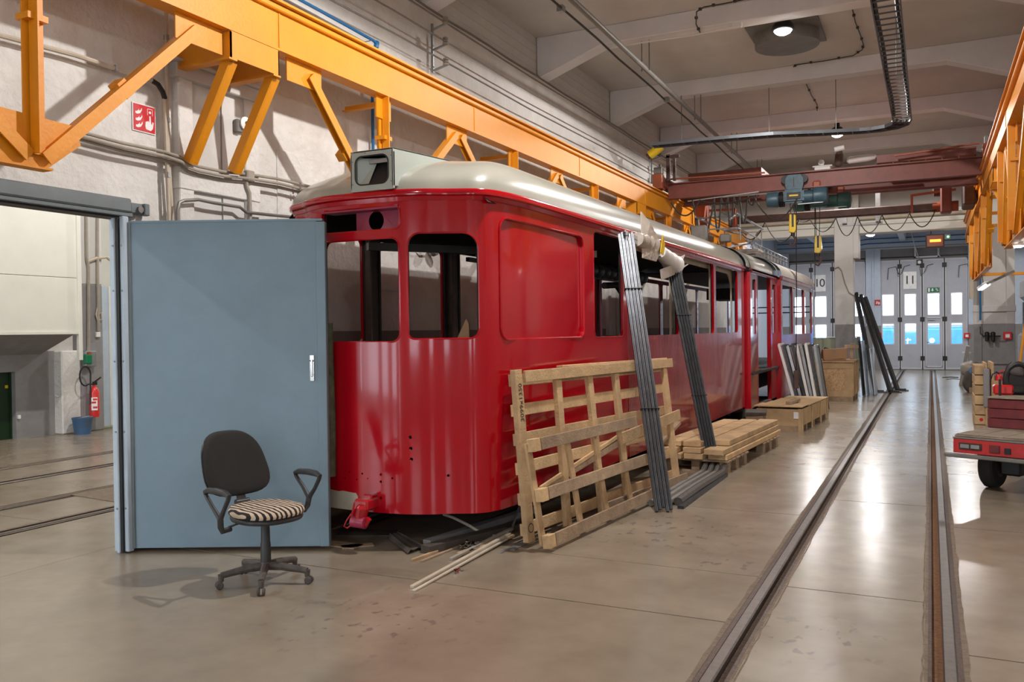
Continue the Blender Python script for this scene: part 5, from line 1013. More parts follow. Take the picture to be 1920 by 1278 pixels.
# ================================================================ PALLETS LEANING ON THE TRAM
class Frame:
    def __init__(s, BL, BR, TL, TR):
        s.BL, s.BR, s.TL, s.TR = map(Vector, (BL, BR, TL, TR)); n = (s.BR-s.BL).cross(s.TL-s.BL); n.normalize(); s.N = n if n.x > 0 else -n
        s.L = (s.BR-s.BL).length; s.Hh = (s.TL-s.BL).length
    def P(s, u, v, n=0): a = s.BL.lerp(s.BR, u/s.L); b = s.TL.lerp(s.TR, u/s.L); return a.lerp(b, v/s.Hh)+s.N*n
    def board(s, u0, v0, u1, v1, w, n0, n1, name, m, parent, bevel=.003):     # plank from (u0,v0) to (u1,v1) centre-line, width w, occupying n0..n1
        a, b = s.P(u0, v0), s.P(u1, v1); d = b-a; side = d.cross(s.N).normalized()*w; nn = s.N*(n1-n0)
        return MB().frame((a+b)/2+s.N*((n0+n1)/2), d, side, nn).build(name, m, parent, bevel=bevel)
    def hit(s, px, py, n=0):
        r = _r(px, py); o = s.P(0, 0, n); t = (o-EYE).dot(s.N)/r.dot(s.N); p = EYE+r*t-o; U = (s.BR-s.BL).normalized(); V = (s.TL-s.BL)-U*((s.TL-s.BL).dot(U)); V.normalize(); return p.dot(U), p.dot(V)
PA = Frame((-2.86, 6.10, .012), (-2.43, 9.21, .012), (-2.97, 6.12, 1.39), (-2.585, 9.25, 1.37))
ta = thing('pallet', (-2.65, 7.6, 0), 'large wooden pallet frame leaning upright against the side of the red tram', 'pallet')
LA, HA = PA.L, PA.Hh
for k, v in enumerate((1.30, 1.06, .83, .60, .36, .12)): PA.board(-.02, v, LA-.06, v+.01*(k % 2), .095, -.05, -.025, 'back_slat', 'wood', ta)
PA.board(.03, .02, .03, HA-.0, .10, -.028, .022, 'upright_post', 'wood', ta); 
for (pt, pb) in (((1046, 706), (1062, 990)), ((1106, 703), (1135, 975)), ((1157, 700), (1180, 955)), ((1250, 690), (1272, 905))):
    u0, v0 = PA.hit(*pb); u1, v1 = PA.hit(*pt); PA.board(u1+(u0-u1)*.5, .03, u1, HA-.03, .085 if pt[0] < 1200 else .095, -.028, .018, 'upright_post', 'wood', ta)
PA.board(.10, HA-.06, LA-.02, HA-.045, .095, .018, .042, 'front_rail', 'wood', ta); PA.board(.75, HA+.002, LA-.1, HA+.005, .02, -.05, .015, 'top_batten', 'wood', ta)
u0, v0 = PA.hit(1185, 812); PA.board(u0-.3, v0-.02, LA+.02, .76, .11, .018, .045, 'front_rail', 'wood', ta)
PA.board(1.3, .06, LA+.03, .06, .11, .018, .045, 'front_rail', 'woodgrey', ta)
u0, v0 = PA.hit(1015, 915); u1, v1 = PA.hit(1165, 815); PA.board(u0, v0, u1, v1, .035, -.02, .0, 'split_lath', 'wood', ta); PA.board(u0+.1, v0+.0, u1+.05, v1-.06, .06, -.022, -.004, 'split_lath', 'woodgrey', ta)
dU = (PA.BR-PA.BL).normalized(); dV = (PA.TL-PA.BL).normalized()
text('3099x1350', .068, PA.P(.035, 1.12, .0235), dV, -dU, 'ink', ta, 'stencilled_number', .0006)
MB().lathe([(.038, 0), (.038, .001)], PA.P(.03, .13, .023), PA.N, 20).build('round_stamp', 'ink', ta); MB().lathe([(.030, 0), (.030, .0018)], PA.P(.03, .13, .023), PA.N, 20).build('round_stamp_centre', 'wood', ta)
PB = Frame((-2.70, 5.98, .012), (-2.50, 8.12, .012), (-2.82, 5.95, .86), (-2.61, 8.02, .84))
tb = thing('pallet', (-2.6, 7.0, 0), 'smaller wooden pallet with three thick rails leaning on the front of the large pallet', 'pallet')
LB, HB = PB.L, PB.Hh
for u in (.05, .70, 1.22, 1.75): PB.board(u, .04, u-.0, HB-.03, .075, -.005, .018, 'upright_slat', 'wood', tb)
for v, ex in ((HB-.05, 0), (.42, .10), (.06, .12)):
    PB.board(.14, v, LB-.10+ex, v+.015, .095, .055, .080, 'front_rail', 'woodgrey', tb)
    PB.board(.02, v, .12, v, .10, .018, .085, 'corner_block', 'wood', tb)
    for u in (.70, 1.22, 1.75): PB.board(u-.05, v, u+.05, v, .07, .018, .055, 'spacer_block', 'woodgrey', tb)
for k in range(5): PB.board(LB-.10+.02*k, .04+.02*k, LB+.06+.015*k, .05+.022*k, .014, .05, .07, 'broken_splinter', 'wood', tb)
# ================================================================ BUNDLES OF STEEL PROFILES
bt = thing('profile_frame', (-2.4, 9, 0), 'bundle of grey steel door-frame profiles propped against the tram, ends wrapped in plastic', 'steel frame')
def leg(foot, top, wd, m, n=5, w=.034):
    foot, top, wd = Vector(foot), Vector(top), Vector(wd).normalized(); d = (top-foot); nn = d.cross(wd).normalized()
    if nn.x < 0: nn = -nn
    for k in range(n):
        o = wd*((k-(n-1)/2)*w)+d.normalized()*(.02*(k % 3)); a = foot+o; b = top+o; mb = MB()
        mb.frame((a+b)/2, d, wd*(w*.86), nn*.05); mb.frame((a+b)/2+nn*.032, d, wd*(w*.30), nn*.016)
        mb.build('profile', m, bt, bevel=.003)
    for f in (.34, .78 if m == 'steel' else .72): p = foot.lerp(top, f); MB().frame(p+nn*.01, d.normalized()*.006, wd*(n*w+.012), nn*.075).build('tie_wire', 'black', bt)
f1, g1 = (-2.235, 7.76, 0), (-2.90, 8.72, 2.70); leg(f1, g1, (.92, .38, 0), 'steel')
f2, g2 = (-2.33, 10.2, .02), (-2.92, 10.62, 2.58); leg(f2, g2, (.92, .38, 0), 'steeldark')
T1 = Vector((-2.90, 8.72, 2.72)); T2 = Vector((-2.93, 10.62, 2.60))
for k in range(4):
    o = Vector((.03*(k % 2), 0, -.05*(k//2)-.01)); MB().bar(T1+o-Vector((0, .05, 0)), T2+o, .028, .045).build('top_profile', 'alu' if k % 2 else 'steel', bt, bevel=.003)
def wrap(a, b, r0, r1, name, m, lab):
    a, b = Vector(a), Vector(b); n = 9; pts = [a.lerp(b, k/n) for k in range(n+1)]
    rs = [(r0+(r1-r0)*k/n)*(1+.10*sin(k*2.3)) for k in range(n+1)]; o = MB().tube(pts, .1, 18, rs=rs).build(name, m, bt, smooth=True, label=lab); return o
wrap(T1+Vector((.03, .30, -.04)), T1+Vector((.05, .70, -.07)), .075, .115, 'plastic_wrap', 'plastic', 'milky plastic wrapping')
wrap(T2+Vector((.03, -.62, .02)), T2+Vector((.04, .0, -.10)), .075, .115, 'plastic_wrap', 'white', 'white plastic wrapping with flapping ends')
c = T1+Vector((.05, .62, -.04)); MB().prism([c+Vector((.05, -.10, .20)), c+Vector((.12, .18, -.05)), c+Vector((.06, .10, -.22)), c+Vector((.0, -.22, -.20)), c+Vector((-.02, -.2, .32))], (.012, .005, 0)).build('wrap_flap', 'plastic', bt, bevel=.004)
MB().prism([c+Vector((.135, .13, .08)), c+Vector((.14, .20, -.02)), c+Vector((.13, .16, -.15)), c+Vector((.12, .08, -.12))], (.008, 0, 0)).build('yellow_tape', 'tape', bt)
c = T2+Vector((.05, -.1, -.1)); MB().prism([c+Vector((.05, .12, .10)), c+Vector((.07, .28, .14)), c+Vector((.06, .12, .02))], (.01, 0, 0)).build('wrap_flap', 'white', bt)
MB().prism([c+Vector((.0, -.6, -.10)), c+Vector((.02, -.05, .0)), c+Vector((.0, .05, -.12)), c+Vector((.0, -.55, -.22))], (.01, 0, 0)).build('wrap_flap', 'plastic', bt)
for k in range(4):
    x = -2.42+.075*k; MB().tube([(x, 7.95+.05*k, .035), (x+.01, 8.9, .035+.01*(k % 2)), (x+.03, 9.9, .035), (x+.02, 10.12, .09)], .032 if k < 3 else .045, 8).build('floor_tube', 'galvdark' if k != 3 else 'dustpl', bt, smooth=True)
MB().box(-2.16, -2.10, 7.95, 9.9, 0, .03).build('floor_strip', 'steeldark', bt)
# ================================================================ PLANK STACK ON PALLETS
gx0 = -2.92; dirp = Vector((.06, 1, 0)).normalized(); sdp = Vector((1, -.06, 0)).normalized(); O = Vector((gx0, 10.0, 0))
def pk(u0, u1, w0, w1, z0, z1): return MB().frame(O+dirp*((u0+u1)/2)+sdp*((w0+w1)/2)+Vector((0, 0, (z0+z1)/2)), dirp*(u1-u0), sdp*(w1-w0), Vector((0, 0, z1-z0)))
for a, lab in ((0.1, 'low transport pallet under the near end of the plank stack'), (1.85, 'low transport pallet under the far end of the plank stack')):
    t = thing('pallet', O+dirp*(a+.45)+sdp*.4, lab, 'pallet', rz=0)
    for k in range(3):
        for j in range(3): pk(a+.02+k*.38, a+.14+k*.38, .0+j*.34, .10+j*.34, .02, .13).build('block', 'woodgrey', t, bevel=.004)
        pk(a+.02+k*.38, a+.14+k*.38, 0, .78, 0, .02).build('bottom_board', 'woodgrey', t)
    for k in range(5): pk(a+k*.20, a+k*.20+.12, 0, .80, .132, .152).build('deck_board', 'woodgrey', t, bevel=.002)
GP = 'planks stacked on pallets beside the tram'
def plank(u0, u1, w0, w1, z0, lab, h=.065): tag(pk(u0, u1, w0, w1, z0, z0+h).build('timber_plank', 'wood', bevel=.006), lab, 'plank', GP)
names = [['bottom-layer plank nearest the tram', 'bottom-layer plank in the middle of the stack', 'bottom-layer plank on the open side of the stack'], ['second-layer plank nearest the tram', 'second-layer plank in the middle of the stack', 'second-layer plank on the open side of the stack'], ['top plank nearest the tram, set skewed on the stack', 'top plank in the middle of the stack', 'top plank on the open side with sawn rounded end']]
for L_, (z, rows) in enumerate(((.155, ((0.0, 2.7, .02, .25), (.05, 2.8, .27, .50), (.10, 2.95, .55, .78))), (.225, ((-.05, 2.6, -.02, .20), (.05, 2.9, .26, .48), (.0, 2.9, .53, .76))), (.295, ((.1, 2.75, .0, .22), (.12, 2.85, .24, .46), (.35, 2.95, .48, .74))))):
    for k, (u0, u1, w0, w1) in enumerate(rows): plank(u0, u1, w0, w1, z+.001, names[L_][k])
tag(MB().box(-2.38, -2.10, 12.75, 13.35, .02, .10).build('timber_offcut', 'woodgrey', bevel=.008), 'short dark timber offcut on the floor behind the plank stack', 'offcut')
tag(MB().bar((-2.95, 9.85, .30), (-2.80, 10.35, .55), .10, .04).build('loose_board', 'woodgrey', bevel=.004), 'reddish short board leaning at the near end of the plank stack', 'board')
t = thing('rubble_heap', (-2.7, 13.6, 0), 'heap of grey scrap sheets and slats between the planks and the low crate', 'scrap')
for k in range(7): a = random.random()*3; c = Vector((-2.85+.10*k, 13.3+random.random()*.6, .06+.045*(k % 3))); MB().frame(c, Vector((cos(a), sin(a), .15))*.45, Vector((-sin(a), cos(a), 0))*.14, Vector((0, 0, .018))).build('scrap_slat', 'galvdark' if k % 2 else 'woodgrey', t)
MB().frame(Vector((-2.42, 13.5, .40)), (.30, .05, 0), (-.05, .35, .02), (0, 0, .05)).build('dirty_board', 'tarp', t, bevel=.006); MB().box(-2.55, -2.3, 13.35, 13.65, 0, .375).build('support_block', 'woodgrey', t)
# ================================================================ LOW CRATE
Q = [Vector((-2.60, 14.52, 0)), Vector((-1.88, 14.48, 0))]; du2 = (Q[1]-Q[0]).normalized(); dv2 = Vector((-du2.y, du2.x, 0)); LC = 2.45; WC = .72
cr_ = thing('crate', Q[0]+du2*.35+dv2*1.2, 'low flat plywood shipping crate with a loose lid on the floor by the tram', 'crate')
def cb(u0, u1, v0, v1, z0, z1): return MB().frame(Q[0]+du2*((u0+u1)/2)+dv2*((v0+v1)/2)+Vector((0, 0, (z0+z1)/2)), du2*(u1-u0), dv2*(v1-v0), Vector((0, 0, z1-z0)))
cb(0, WC, 0, .02, .10, .37).build('end_panel', 'ply', cr_); cb(WC-.02, WC, .02, LC, .10, .37).build('side_panel', 'ply', cr_); cb(0, .02, .02, LC, .10, .37).build('side_panel', 'ply', cr_); cb(0, WC, LC, LC+.02, .10, .37).build('end_panel', 'ply', cr_)
for v in (0, .85, 1.7, LC-.06): cb(WC, WC+.02, v, v+.07, .0, .38).build('corner_batten', 'ply', cr_, bevel=.002)
cb(WC-.05, WC-.0, -.02, 0, 0, .38).build('corner_batten', 'ply', cr_)
for v in (.02, .5, 1.2, 1.9, LC-.12): cb(.02, WC-.02, v, v+.10, 0, .10).build('skid_block', 'woodgrey', cr_)
cb(0, WC, .0, .03, .0, .10).build('skid_board', 'woodgrey', cr_, bevel=.002)
for k, (v0, v1, z) in enumerate(((-.05, .55, .405), (.5, 1.2, .39), (1.18, 1.9, .385), (1.9, LC+.04, .383))): cb(-.03+.02*k, WC+.02, v0, v1, z, z+.016).build('lid_board', 'ply', cr_, bevel=.002)
lb = cb(WC-.12, WC-.045, -.022, -.020, .22, .33).build('paper_label', 'signw', cr_)
tag(cb(.42, .52, .25, 1.0, .425, .475).build('timber_offcut', 'woodgrey', bevel=.005), 'short square timber lying on the lid of the low crate', 'offcut')
# ================================================================ LEANING METAL FRAMES
GF = 'metal window frames leaning on the rear of the tram'
labs = ['outermost white-edged metal frame leaning on the tram', 'thin dark metal frame leaning second from the left', 'bright metal frame leaning third from the left', 'black-edged metal frame leaning fourth from the left', 'white wide-edged frame in the middle of the leaning row', 'grey frame right of the white wide-edged one', 'second white-edged frame of the leaning row', 'dark frame near the right end of the leaning row', 'rightmost grey frame of the leaning row, with glazed panel']
for k in range(9):
    y = 17.6+.05*k; t = thing('removed_window', (-2.3, y, 0), labs[k], 'window frame', GF); x0 = -2.36+.058*k; x1 = -2.71+.078*k; z1 = 1.36-.02*(k % 3); m_ = ['white', 'steel', 'alu', 'steeldark', 'white', 'galv', 'white', 'steeldark', 'galv'][k]; w = [.03, .03, .035, .04, .06, .05, .07, .04, .06][k]
    a, b = Vector((x0, y, .01)), Vector((x1, y+.03, z1)); ln = .62
    MB().bar(a, b, w, .05, up=(1, 0, 0)).build('stile', m_, t, bevel=.003); MB().bar(a+Vector((0, ln, 0)), b+Vector((0, ln, 0)), w, .05, up=(1, 0, 0)).build('stile', 'steeldark', t, bevel=.003)
    MB().bar(a, a+Vector((0, ln, 0)), .03, .04).build('bottom_rail', m_, t); MB().bar(b, b+Vector((0, ln, 0)), .03, .04).build('top_rail', m_, t)
    if k in (5, 8): MB().prism([a+Vector((.004, .03, .03)), b+Vector((.004, .03, -.03)), b+Vector((.004, ln-.03, -.03)), a+Vector((.004, ln-.03, .03))], (.006, 0, 0)).build('panel', 'galvdark', t)
# ================================================================ BIG CRATE, CARDBOARD BOX, SHEETS
bx = [AZ(1538, 748, 0).x, AZ(1602, 752, 0).x]; by = 20.9
bg = thing('crate', ((bx[0]+bx[1])/2, by+.6, 0), 'tall crate of chipboard with timber edging standing before the middle column', 'crate'); X0, X1 = -2.42, -1.60
MB().box(X0+.02, X1-.02, by+.02, by+1.5, .10, .88).build('chipboard_box', 'osb', bg)
for z0, z1 in ((.10, .24), (.74, .88)): MB().box(X0, X1, by, by+.02, z0, z1).build('edge_board', 'ply', bg, bevel=.002); MB().box(X1-.02, X1+.0, by+.02, by+1.5, z0, z1).build('edge_board', 'ply', bg)
for x in (X0, X1-.17): MB().box(x, x+.12 if x == X0 else X1, by, by+.02, .24, .74).build('corner_board', 'ply', bg)
for y in (by+.02, by+.5, by+.95, by+1.38): MB().box(X1-.0, X1+.02, y, y+.12, .12, .88).build('side_batten', 'ply', bg, bevel=.002)
MB().box(X0-.04, X1+.03, by-.05, by+1.55, .885, .91).build('lid', 'ply', bg, bevel=.003); MB().box(X0-.06, X1+.02, by-.02, by+1.45, .912, .922).build('lid_sheet', 'cardboard', bg)
for y in (by+.0, by+.7, by+1.35): MB().box(X0, X1, y, y+.12, 0, .10).build('skid', 'woodgrey', bg, bevel=.002)
cbx = thing('cardboard_box', (-1.95, by+.4, .925), 'closed brown cardboard box lying tilted on top of the tall crate', 'box')
c = Vector((-2.02, by+.42, 1.07)); MB().frame(c, Vector((.52, .1, .03)), Vector((-.07, .36, 0)), Vector((-.01, 0, .24))).build('carton', 'cardboard', cbx, bevel=.006)
MB().frame(c+Vector((.01, -.185, .04)), Vector((.07, .012, .004)), Vector((0, .006, 0)), Vector((0, 0, .10))).build('packing_tape', 'woodgrey', cbx); MB().frame(c+Vector((0, -.02, -.135)), Vector((.46, .1, .0)), Vector((-.07, .34, 0)), Vector((0, 0, .02))).build('carton_flap', 'cardboard', cbx)
t = thing('tool_stand', (-2.44, by+1.0, .9), 'dark clamp standing at the left back corner of the tall crate', 'clamp'); MB().tube([(-2.40, by+1.2, .93), (-2.38, by+1.2, 1.1), (-2.30, by+1.2, 1.2), (-2.2, by+1.2, 1.15)], .02, 6).build('arm', 'black', t)
t = thing('wooden_trestle', (-1.7, by+1.2, .93), 'brown timber bracket standing at the back of the tall crate', 'bracket'); MB().box(-1.74, -1.66, by+1.1, by+1.2, .925, 1.30).box(-1.86, -1.55, by+1.08, by+1.22, 1.18, 1.26).build('post', 'woodgrey', t, bevel=.005)
for k, (x, m_, lab) in enumerate(((-1.50, 'steeldark', 'dark narrow panel leaning behind the tall crate'), (-1.42, 'lightblue', 'pale blue panel leaning behind the tall crate'), (-1.34, 'glass', 'clear glass sheet leaning at the right of the blue panel'), (-1.25, 'walldayblue', 'pale grey panel leaning nearest the steel channels'))):
    a = Vector((x, 22.4+.15*k, .01)); b = Vector((x-.12, 22.5+.15*k, 1.45-.1*k)); s_ = Vector((.02, .6, 0)); tag(MB().prism([a, a+s_, b+s_, b], (.02, 0, 0)).build('leaning_panel', m_), lab, 'panel')
# tall steel channels leaning on the middle column
GC = 'long black steel channels leaning against the middle column'
for k, (fx, fy, tx, tw, lab) in enumerate(((AZ(1640, 737).x-.02, 24.0, -1.92, .14, 'left black steel channel leaning on the middle column'), (AZ(1667, 738).x, 24.0, -1.80, .13, 'middle black steel channel leaning on the middle column, foot farthest right'), (AZ(1682, 732).x, 24.7, -1.68, .12, 'right black steel channel leaning on the middle column'))):
    t = thing('steel_channel', (fx, fy, 0), lab, 'steel channel', GC); a = Vector((fx, fy, .01)); b = Vector((tx, 26.25, 2.62-.06*k)); d = (b-a)
    MB().bar(a, b, tw, .05, up=(1, .3, 0)).build('web', 'black', t, bevel=.004); sd = d.cross(Vector((1, .3, 0))).normalized()*tw*.5
    for s in (-1, 1): MB().bar(a+sd*s+Vector((.03, -.03, 0)), b+sd*s+Vector((.03, -.03, 0)), .018, .06, up=(1, .3, 0)).build('flange', 'steeldark', t)
    MB().box(fx-.02, fx+.28, fy-.12, fy+.12, 0, .02).box(fx+.02, fx+.22, fy-.04, fy+.02, .02, .06).build('foot_plate', 'steeldark', t, bevel=.004)
tag(MB().tube([AZ(1598, 700, .1), AY(1597, 690, 23.5)], .02, 6).build('small_rod', 'black'), 'short black rod between the leaning channels', 'rod')
# cable hanging on the column
tag(MB().tube([AY(x, y, 26.37) for x, y in ((1565, 503), (1572, 500), (1578, 507), (1584, 530), (1592, 548), (1601, 554))], .018, 6).build('column_cable', 'conduit'), 'pale cable running down across the middle column', 'cable')
# red display and its lamp
q = AY(1753, 452, 27.2); t = thing('display', q, 'amber signal box with a glowing red strip hanging before gate 11', 'display')
w = .24; MB().box(q.x-w, q.x+w, 27.1, 27.3, q.z-.19, q.z+.19).build('case', 'cranedark', t, bevel=.02); MB().box(q.x-w+.04, q.x+w-.04, 27.08, 27.10, q.z-.15, q.z+.15).build('screen', 'amber', t); MB().box(q.x-.13, q.x+.15, 27.07, 27.08, q.z-.03, q.z+.04).build('lit_strip', 'orangesign', t)
MB().bar((q.x-.1, 27.2, q.z+.19), (q.x-.1, 27.2, 4.4), .02, .02).build('hanger', 'black', t)
q = AY(1776, 444, 27.2); t = thing('signal_lamp', q, 'small green signal lamp beside the amber signal box', 'lamp'); MB().box(q.x-.09, q.x+.09, 27.15, 27.25, q.z-.08, q.z+.08).build('case', 'galvdark', t, bevel=.01); MB().cyl((q.x+.02, 27.14, q.z), (q.x+.02, 27.15, q.z), .03, n=14).build('lens', 'greenled', t)
t = thing('chain_light', AY(1726, 494, 29.5), 'small dark spotlight hanging on a cable before the centre of gate 11', 'lamp')
a, b = AY(1700, 408, 27), AY(1724, 488, 29.5); MB().tube([a, a.lerp(b, .5), b], .012, 6).build('cable', 'galv', t); MB().box(b.x-.10, b.x+.10, b.y-.06, b.y+.06, b.z-.15, b.z+.02).build('spot_housing', 'black', t, bevel=.02); MB().cyl((b.x, b.y-.065, b.z-.06), (b.x, b.y-.06, b.z-.06), .05, n=12).build('lens', 'galv', t)
q = AY(1646, 567, GY); t = thing('fire_alarm_sign', q, 'small red fire sign on the white pier between gates 10 and 11', 'sign'); MB().box(q.x-.11, q.x+.09, GY-.03, GY-.01, q.z-.11, q.z+.11).build('sign_face', 'signred', t); shape('flame', 'signw', [(-.07, -.06), (-.02, -.05), (-.0, .03), (-.04, .06)], (q.x, GY-.034, q.z), (1, 0, 0), (0, 0, 1), t); shape('hand', 'signw', [(.01, -.08), (.07, -.06), (.07, -.01), (.03, .04), (.01, -.02)], (q.x, GY-.034, q.z), (1, 0, 0), (0, 0, 1), t)
for (px, py, Y, lab) in ((1813, 629, GY-.05, 'small red alarm call point at the right of gate 11'), (1648, 628, GY-.05, 'small red alarm call point on the pier left of gate 11'), (1889, 629, 26.35, 'red alarm call point on the banded right column')):
    q = AY(px, py, Y); s = .10 if Y > 30 else .10; t = thing('call_point', q, lab, 'alarm'); MB().box(q.x-s, q.x+s, Y-.04, Y, q.z-s, q.z+s).build('case', 'signred', t, bevel=.01); MB().box(q.x-.05, q.x+.05, Y-.045, Y-.04, q.z-.05, q.z+.04).build('glass', 'signw', t)
q = AY(1852, 630, 26.3); t = thing('air_valve', q, 'black compressed-air valve set at the end of the blue pipe on the right column', 'valve')
MB().tube([(AY(1838, 530, 26.3).x, 26.33, AY(1838, 530, 26.3).z+1.2), (AY(1838, 530, 26.3).x, 26.33, AY(1838, 600, 26.3).z)], .025, 8).build('blue_pipe', 'bluepipe', t, smooth=True); MB().tube([AY(1838, 612, 26.3), AY(1838, 625, 26.28), AY(1845, 630, 26.28), q], .014, 6).build('hose', 'black', t)
for s in (-.02, .12): MB().lathe([(.03, -.14), (.045, -.12), (.045, .0), (.06, .02), (.06, .09), (.03, .12)], (q.x+s, 26.24, q.z), n=12).build('valve_body', 'black', t, smooth=True)
MB().cyl((q.x-.1, 26.24, q.z), (q.x+.3, 26.24, q.z), .02, n=8).build('manifold', 'black', t)
tag(MB().tube([(1.0, 26.2, 2.4), (1.0, 26.2, 4.9)], .07, 10).build('vertical_pipe', 'conduitlt', smooth=True), 'thick cream vertical pipe at the left edge of the banded column', 'pipe')
# ================================================================ RIGHT SIDE: leaning white board, sacks, pallet on edge, extinguisher, cart
t = thing('white_lath', AZ(1800, 720), 'white painted lath with notches leaning towards the right column', 'board'); a, b = AZ(1801, 722), AY(1815, 648, 25.8); MB().bar(a, b, .09, .03, up=(0, 1, 0)).build('board', 'white', t, bevel=.003); MB().bar(a.lerp(b, .8)+Vector((-.1, 0, .05)), a.lerp(b, .85)+Vector((.12, 0, -.02)), .04, .03).build('cross_piece', 'white', t)
for px0, px1, y, r in ((1768, 1796, 708, .03), (1775, 1800, 711, .02)): tag(MB().tube([AZ(px0, y), AZ((px0+px1)/2, y-1), AZ(px1, y)], r, 6).build('floor_rod', 'steeldark'), 'thin dark rod on the floor before gate 11, '+('longer one' if r > .025 else 'shorter one'), 'rod')
def blob(name, m, c, s, lab, cat, seed, parent=None):
    bm = bmesh.new(); bmesh.ops.create_icosphere(bm, subdivisions=3, radius=1); rnd = random.Random(seed); ph = [rnd.random()*6 for _ in range(6)]; mb = MB()
    for v in bm.verts:
        p = v.co; k = 1+.10*sin(3.1*p.x+ph[0])+.10*sin(4.3*p.y+ph[1])+.08*sin(5.2*p.z+ph[2]+2*p.x); mb.V.append(Vector((c[0]+p.x*s[0]*k, c[1]+p.y*s[1]*k, max(c[2]+p.z*s[2]*k, c[2]-s[2]*.92))))
    mb.F = [tuple(v.index for v in f.verts) for f in bm.faces]; bm.free(); o = mb.build(name, m, parent, smooth=True, sharp=80)
    return tag(o, lab, cat) if lab else o
q = AZ(1818, 735); blob('rag_bag', 'tarp', (q.x-.02, q.y, .26), (.16, .22, .28), 'dark bag slumped at the foot of the right column', 'bag', 1); blob('rag_bag', 'conduit', (q.x, q.y+.25, .58), (.20, .22, .22), 'light grey cloth sack on top of the pile by the right column', 'bag', 2); blob('rag_bag', 'bluebucket', (q.x+.03, q.y-.12, .5), (.07, .08, .12), 'small blue bag tucked into the pile by the right column', 'bag', 3)
tag(MB().box(q.x-.02, q.x+.25, q.y-.35, q.y-.1, 0, .14).build('wood_block', 'woodgrey', bevel=.01), 'brown wood block on the floor at the right column', 'block')
t = thing('pallet', (.75, 17.2, 0), 'wooden pallet standing on edge with a dark grey blanket at the right column', 'pallet'); yx = 16.6
xl, xr = AY(1827, 720, yx).x, AY(1856, 720, yx).x; zt_ = AY(1840, 684, yx).z
for k in range(6): z = .0+k*(zt_/6); MB().box(xl, xl+.16, yx, yx+.9, z+.005, z+zt_/6-.01).build('block', 'wood', t, bevel=.006)
MB().box(xl+.16, xl+.19, yx-.02, yx+.95, 0, zt_+.03).build('board', 'wood', t, bevel=.003); MB().box(xr+.02, xr+.06, yx+.01, yx+.95, .2, zt_+.04).build('board', 'wood', t, bevel=.003)
MB().box(xl+.13, xr-.0, yx-.05, yx-.01, .30, zt_-.06).build('blanket', 'dado', t, bevel=.015); MB().lathe([(.03, 0), (.03, .002)], (xl+.10, yx-.003, .09), (0, 1, 0), 12).build('red_mark', 'signred', t)
t = thing('fire_extinguisher', (1.12, 15.5, .0), 'red fire extinguisher standing among cardboard behind the cart', 'extinguisher'); q = AY(1873, 706, 15.4)
MB().lathe([(.055, 0), (.055, q.z-.0), (.045, q.z+.03), (.02, q.z+.05)], (q.x, 15.4, 0), n=18).build('cylinder', 'extred', t, smooth=True); MB().tube([(q.x, 15.38, q.z+.05), (q.x-.04, 15.36, q.z+.08), (q.x-.09, 15.35, q.z+.04), (q.x-.12, 15.35, q.z-.06)], .010, 7).build('hose', 'black', t, smooth=True); MB().bar((q.x-.0, 15.38, q.z+.07), (q.x+.09, 15.38, q.z+.11), .02, .02).build('valve_lever', 'extred', t)
for dx, m_, l in ((-.03, 'cardboard', 'brown cardboard sheet standing in front of the small extinguisher'), (.13, 'cardboard', 'taller brown cardboard sheet standing right of the small extinguisher')): tag(MB().box(q.x+dx-.07, q.x+dx+.07, 15.2+dx*.5, 15.24+dx*.5, 0, q.z-.02+dx).build('cardboard_sheet', m_), l, 'cardboard')
# electric cart, turned clockwise
CT = thing('platform_cart', (.9, 10.6, 0), 'red electric platform cart with worn wooden deck and maroon box', 'cart', rz=radians(-24)); cm = WM(CT)
# local frame: +x right along the rear edge, +y forward; rear left deck corner measured from the photograph
lc = cm.inverted() @ Vector((.215, 9.95, 0))
def cbx(x0, x1, y0, y1, z0, z1): R_ = cm.to_3x3(); c = Vector(((x0+x1)/2+lc.x, (y0+y1)/2+lc.y, (z0+z1)/2)); return MB().frame(cm @ c, R_ @ Vector((x1-x0, 0, 0)), R_ @ Vector((0, y1-y0, 0)), Vector((0, 0, z1-z0)))
def cpp(x, y, z): return cm @ Vector((x+lc.x, y+lc.y, z))
cbx(-.0, 1.15, 0, 2.4, .555, .575).build('deck_plate', 'cartdeck', CT, bevel=.004); cbx(-.015, 1.165, -.015, 2.4, .535, .553).build('deck_edge', 'galvdark', CT, bevel=.004); 
for k in range(5): cbx(.01+k*.23, .232+k*.23, .005, 2.39, .576, .584).build('deck_board', 'cartdeck', CT, bevel=.002)
cbx(-.01, 1.15, -.012, .02, .39, .533).build('rear_panel', 'cartred', CT, bevel=.004); cbx(-.01, .02, .02, 2.4, .39, .533).build('side_panel', 'cartred', CT, bevel=.004)
cbx(-.09, 1.18, -.05, .0, .345, .385).build('bumper', 'galvdark', CT, bevel=.008)
cbx(.05, .27, -.022, -.012, .43, .50).build('number_plate_frame', 'railside', CT, bevel=.004); cbx(.065, .15, -.028, -.022, .445, .485).build('lamp_glass', 'galv', CT, bevel=.004); cbx(.165, .25, -.028, -.022, .445, .485).build('lamp_glass', 'galv', CT, bevel=.004)
cbx(.34, .44, -.024, -.012, .42, .50).build('tail_lamp', 'cartbox', CT, bevel=.006); cbx(.48, .54, -.022, -.012, .42, .48).build('reflector', 'black', CT, bevel=.004)
MB().tube([cpp(.78, -.06, .42), cpp(.78, -.08, .30), cpp(.76, -.09, .22)], .02, 8).build('tow_pin', 'galvdark', CT, smooth=True); cbx(.68, .90, -.07, -.015, .40, .45).build('tow_bracket', 'cartred', CT, bevel=.01)
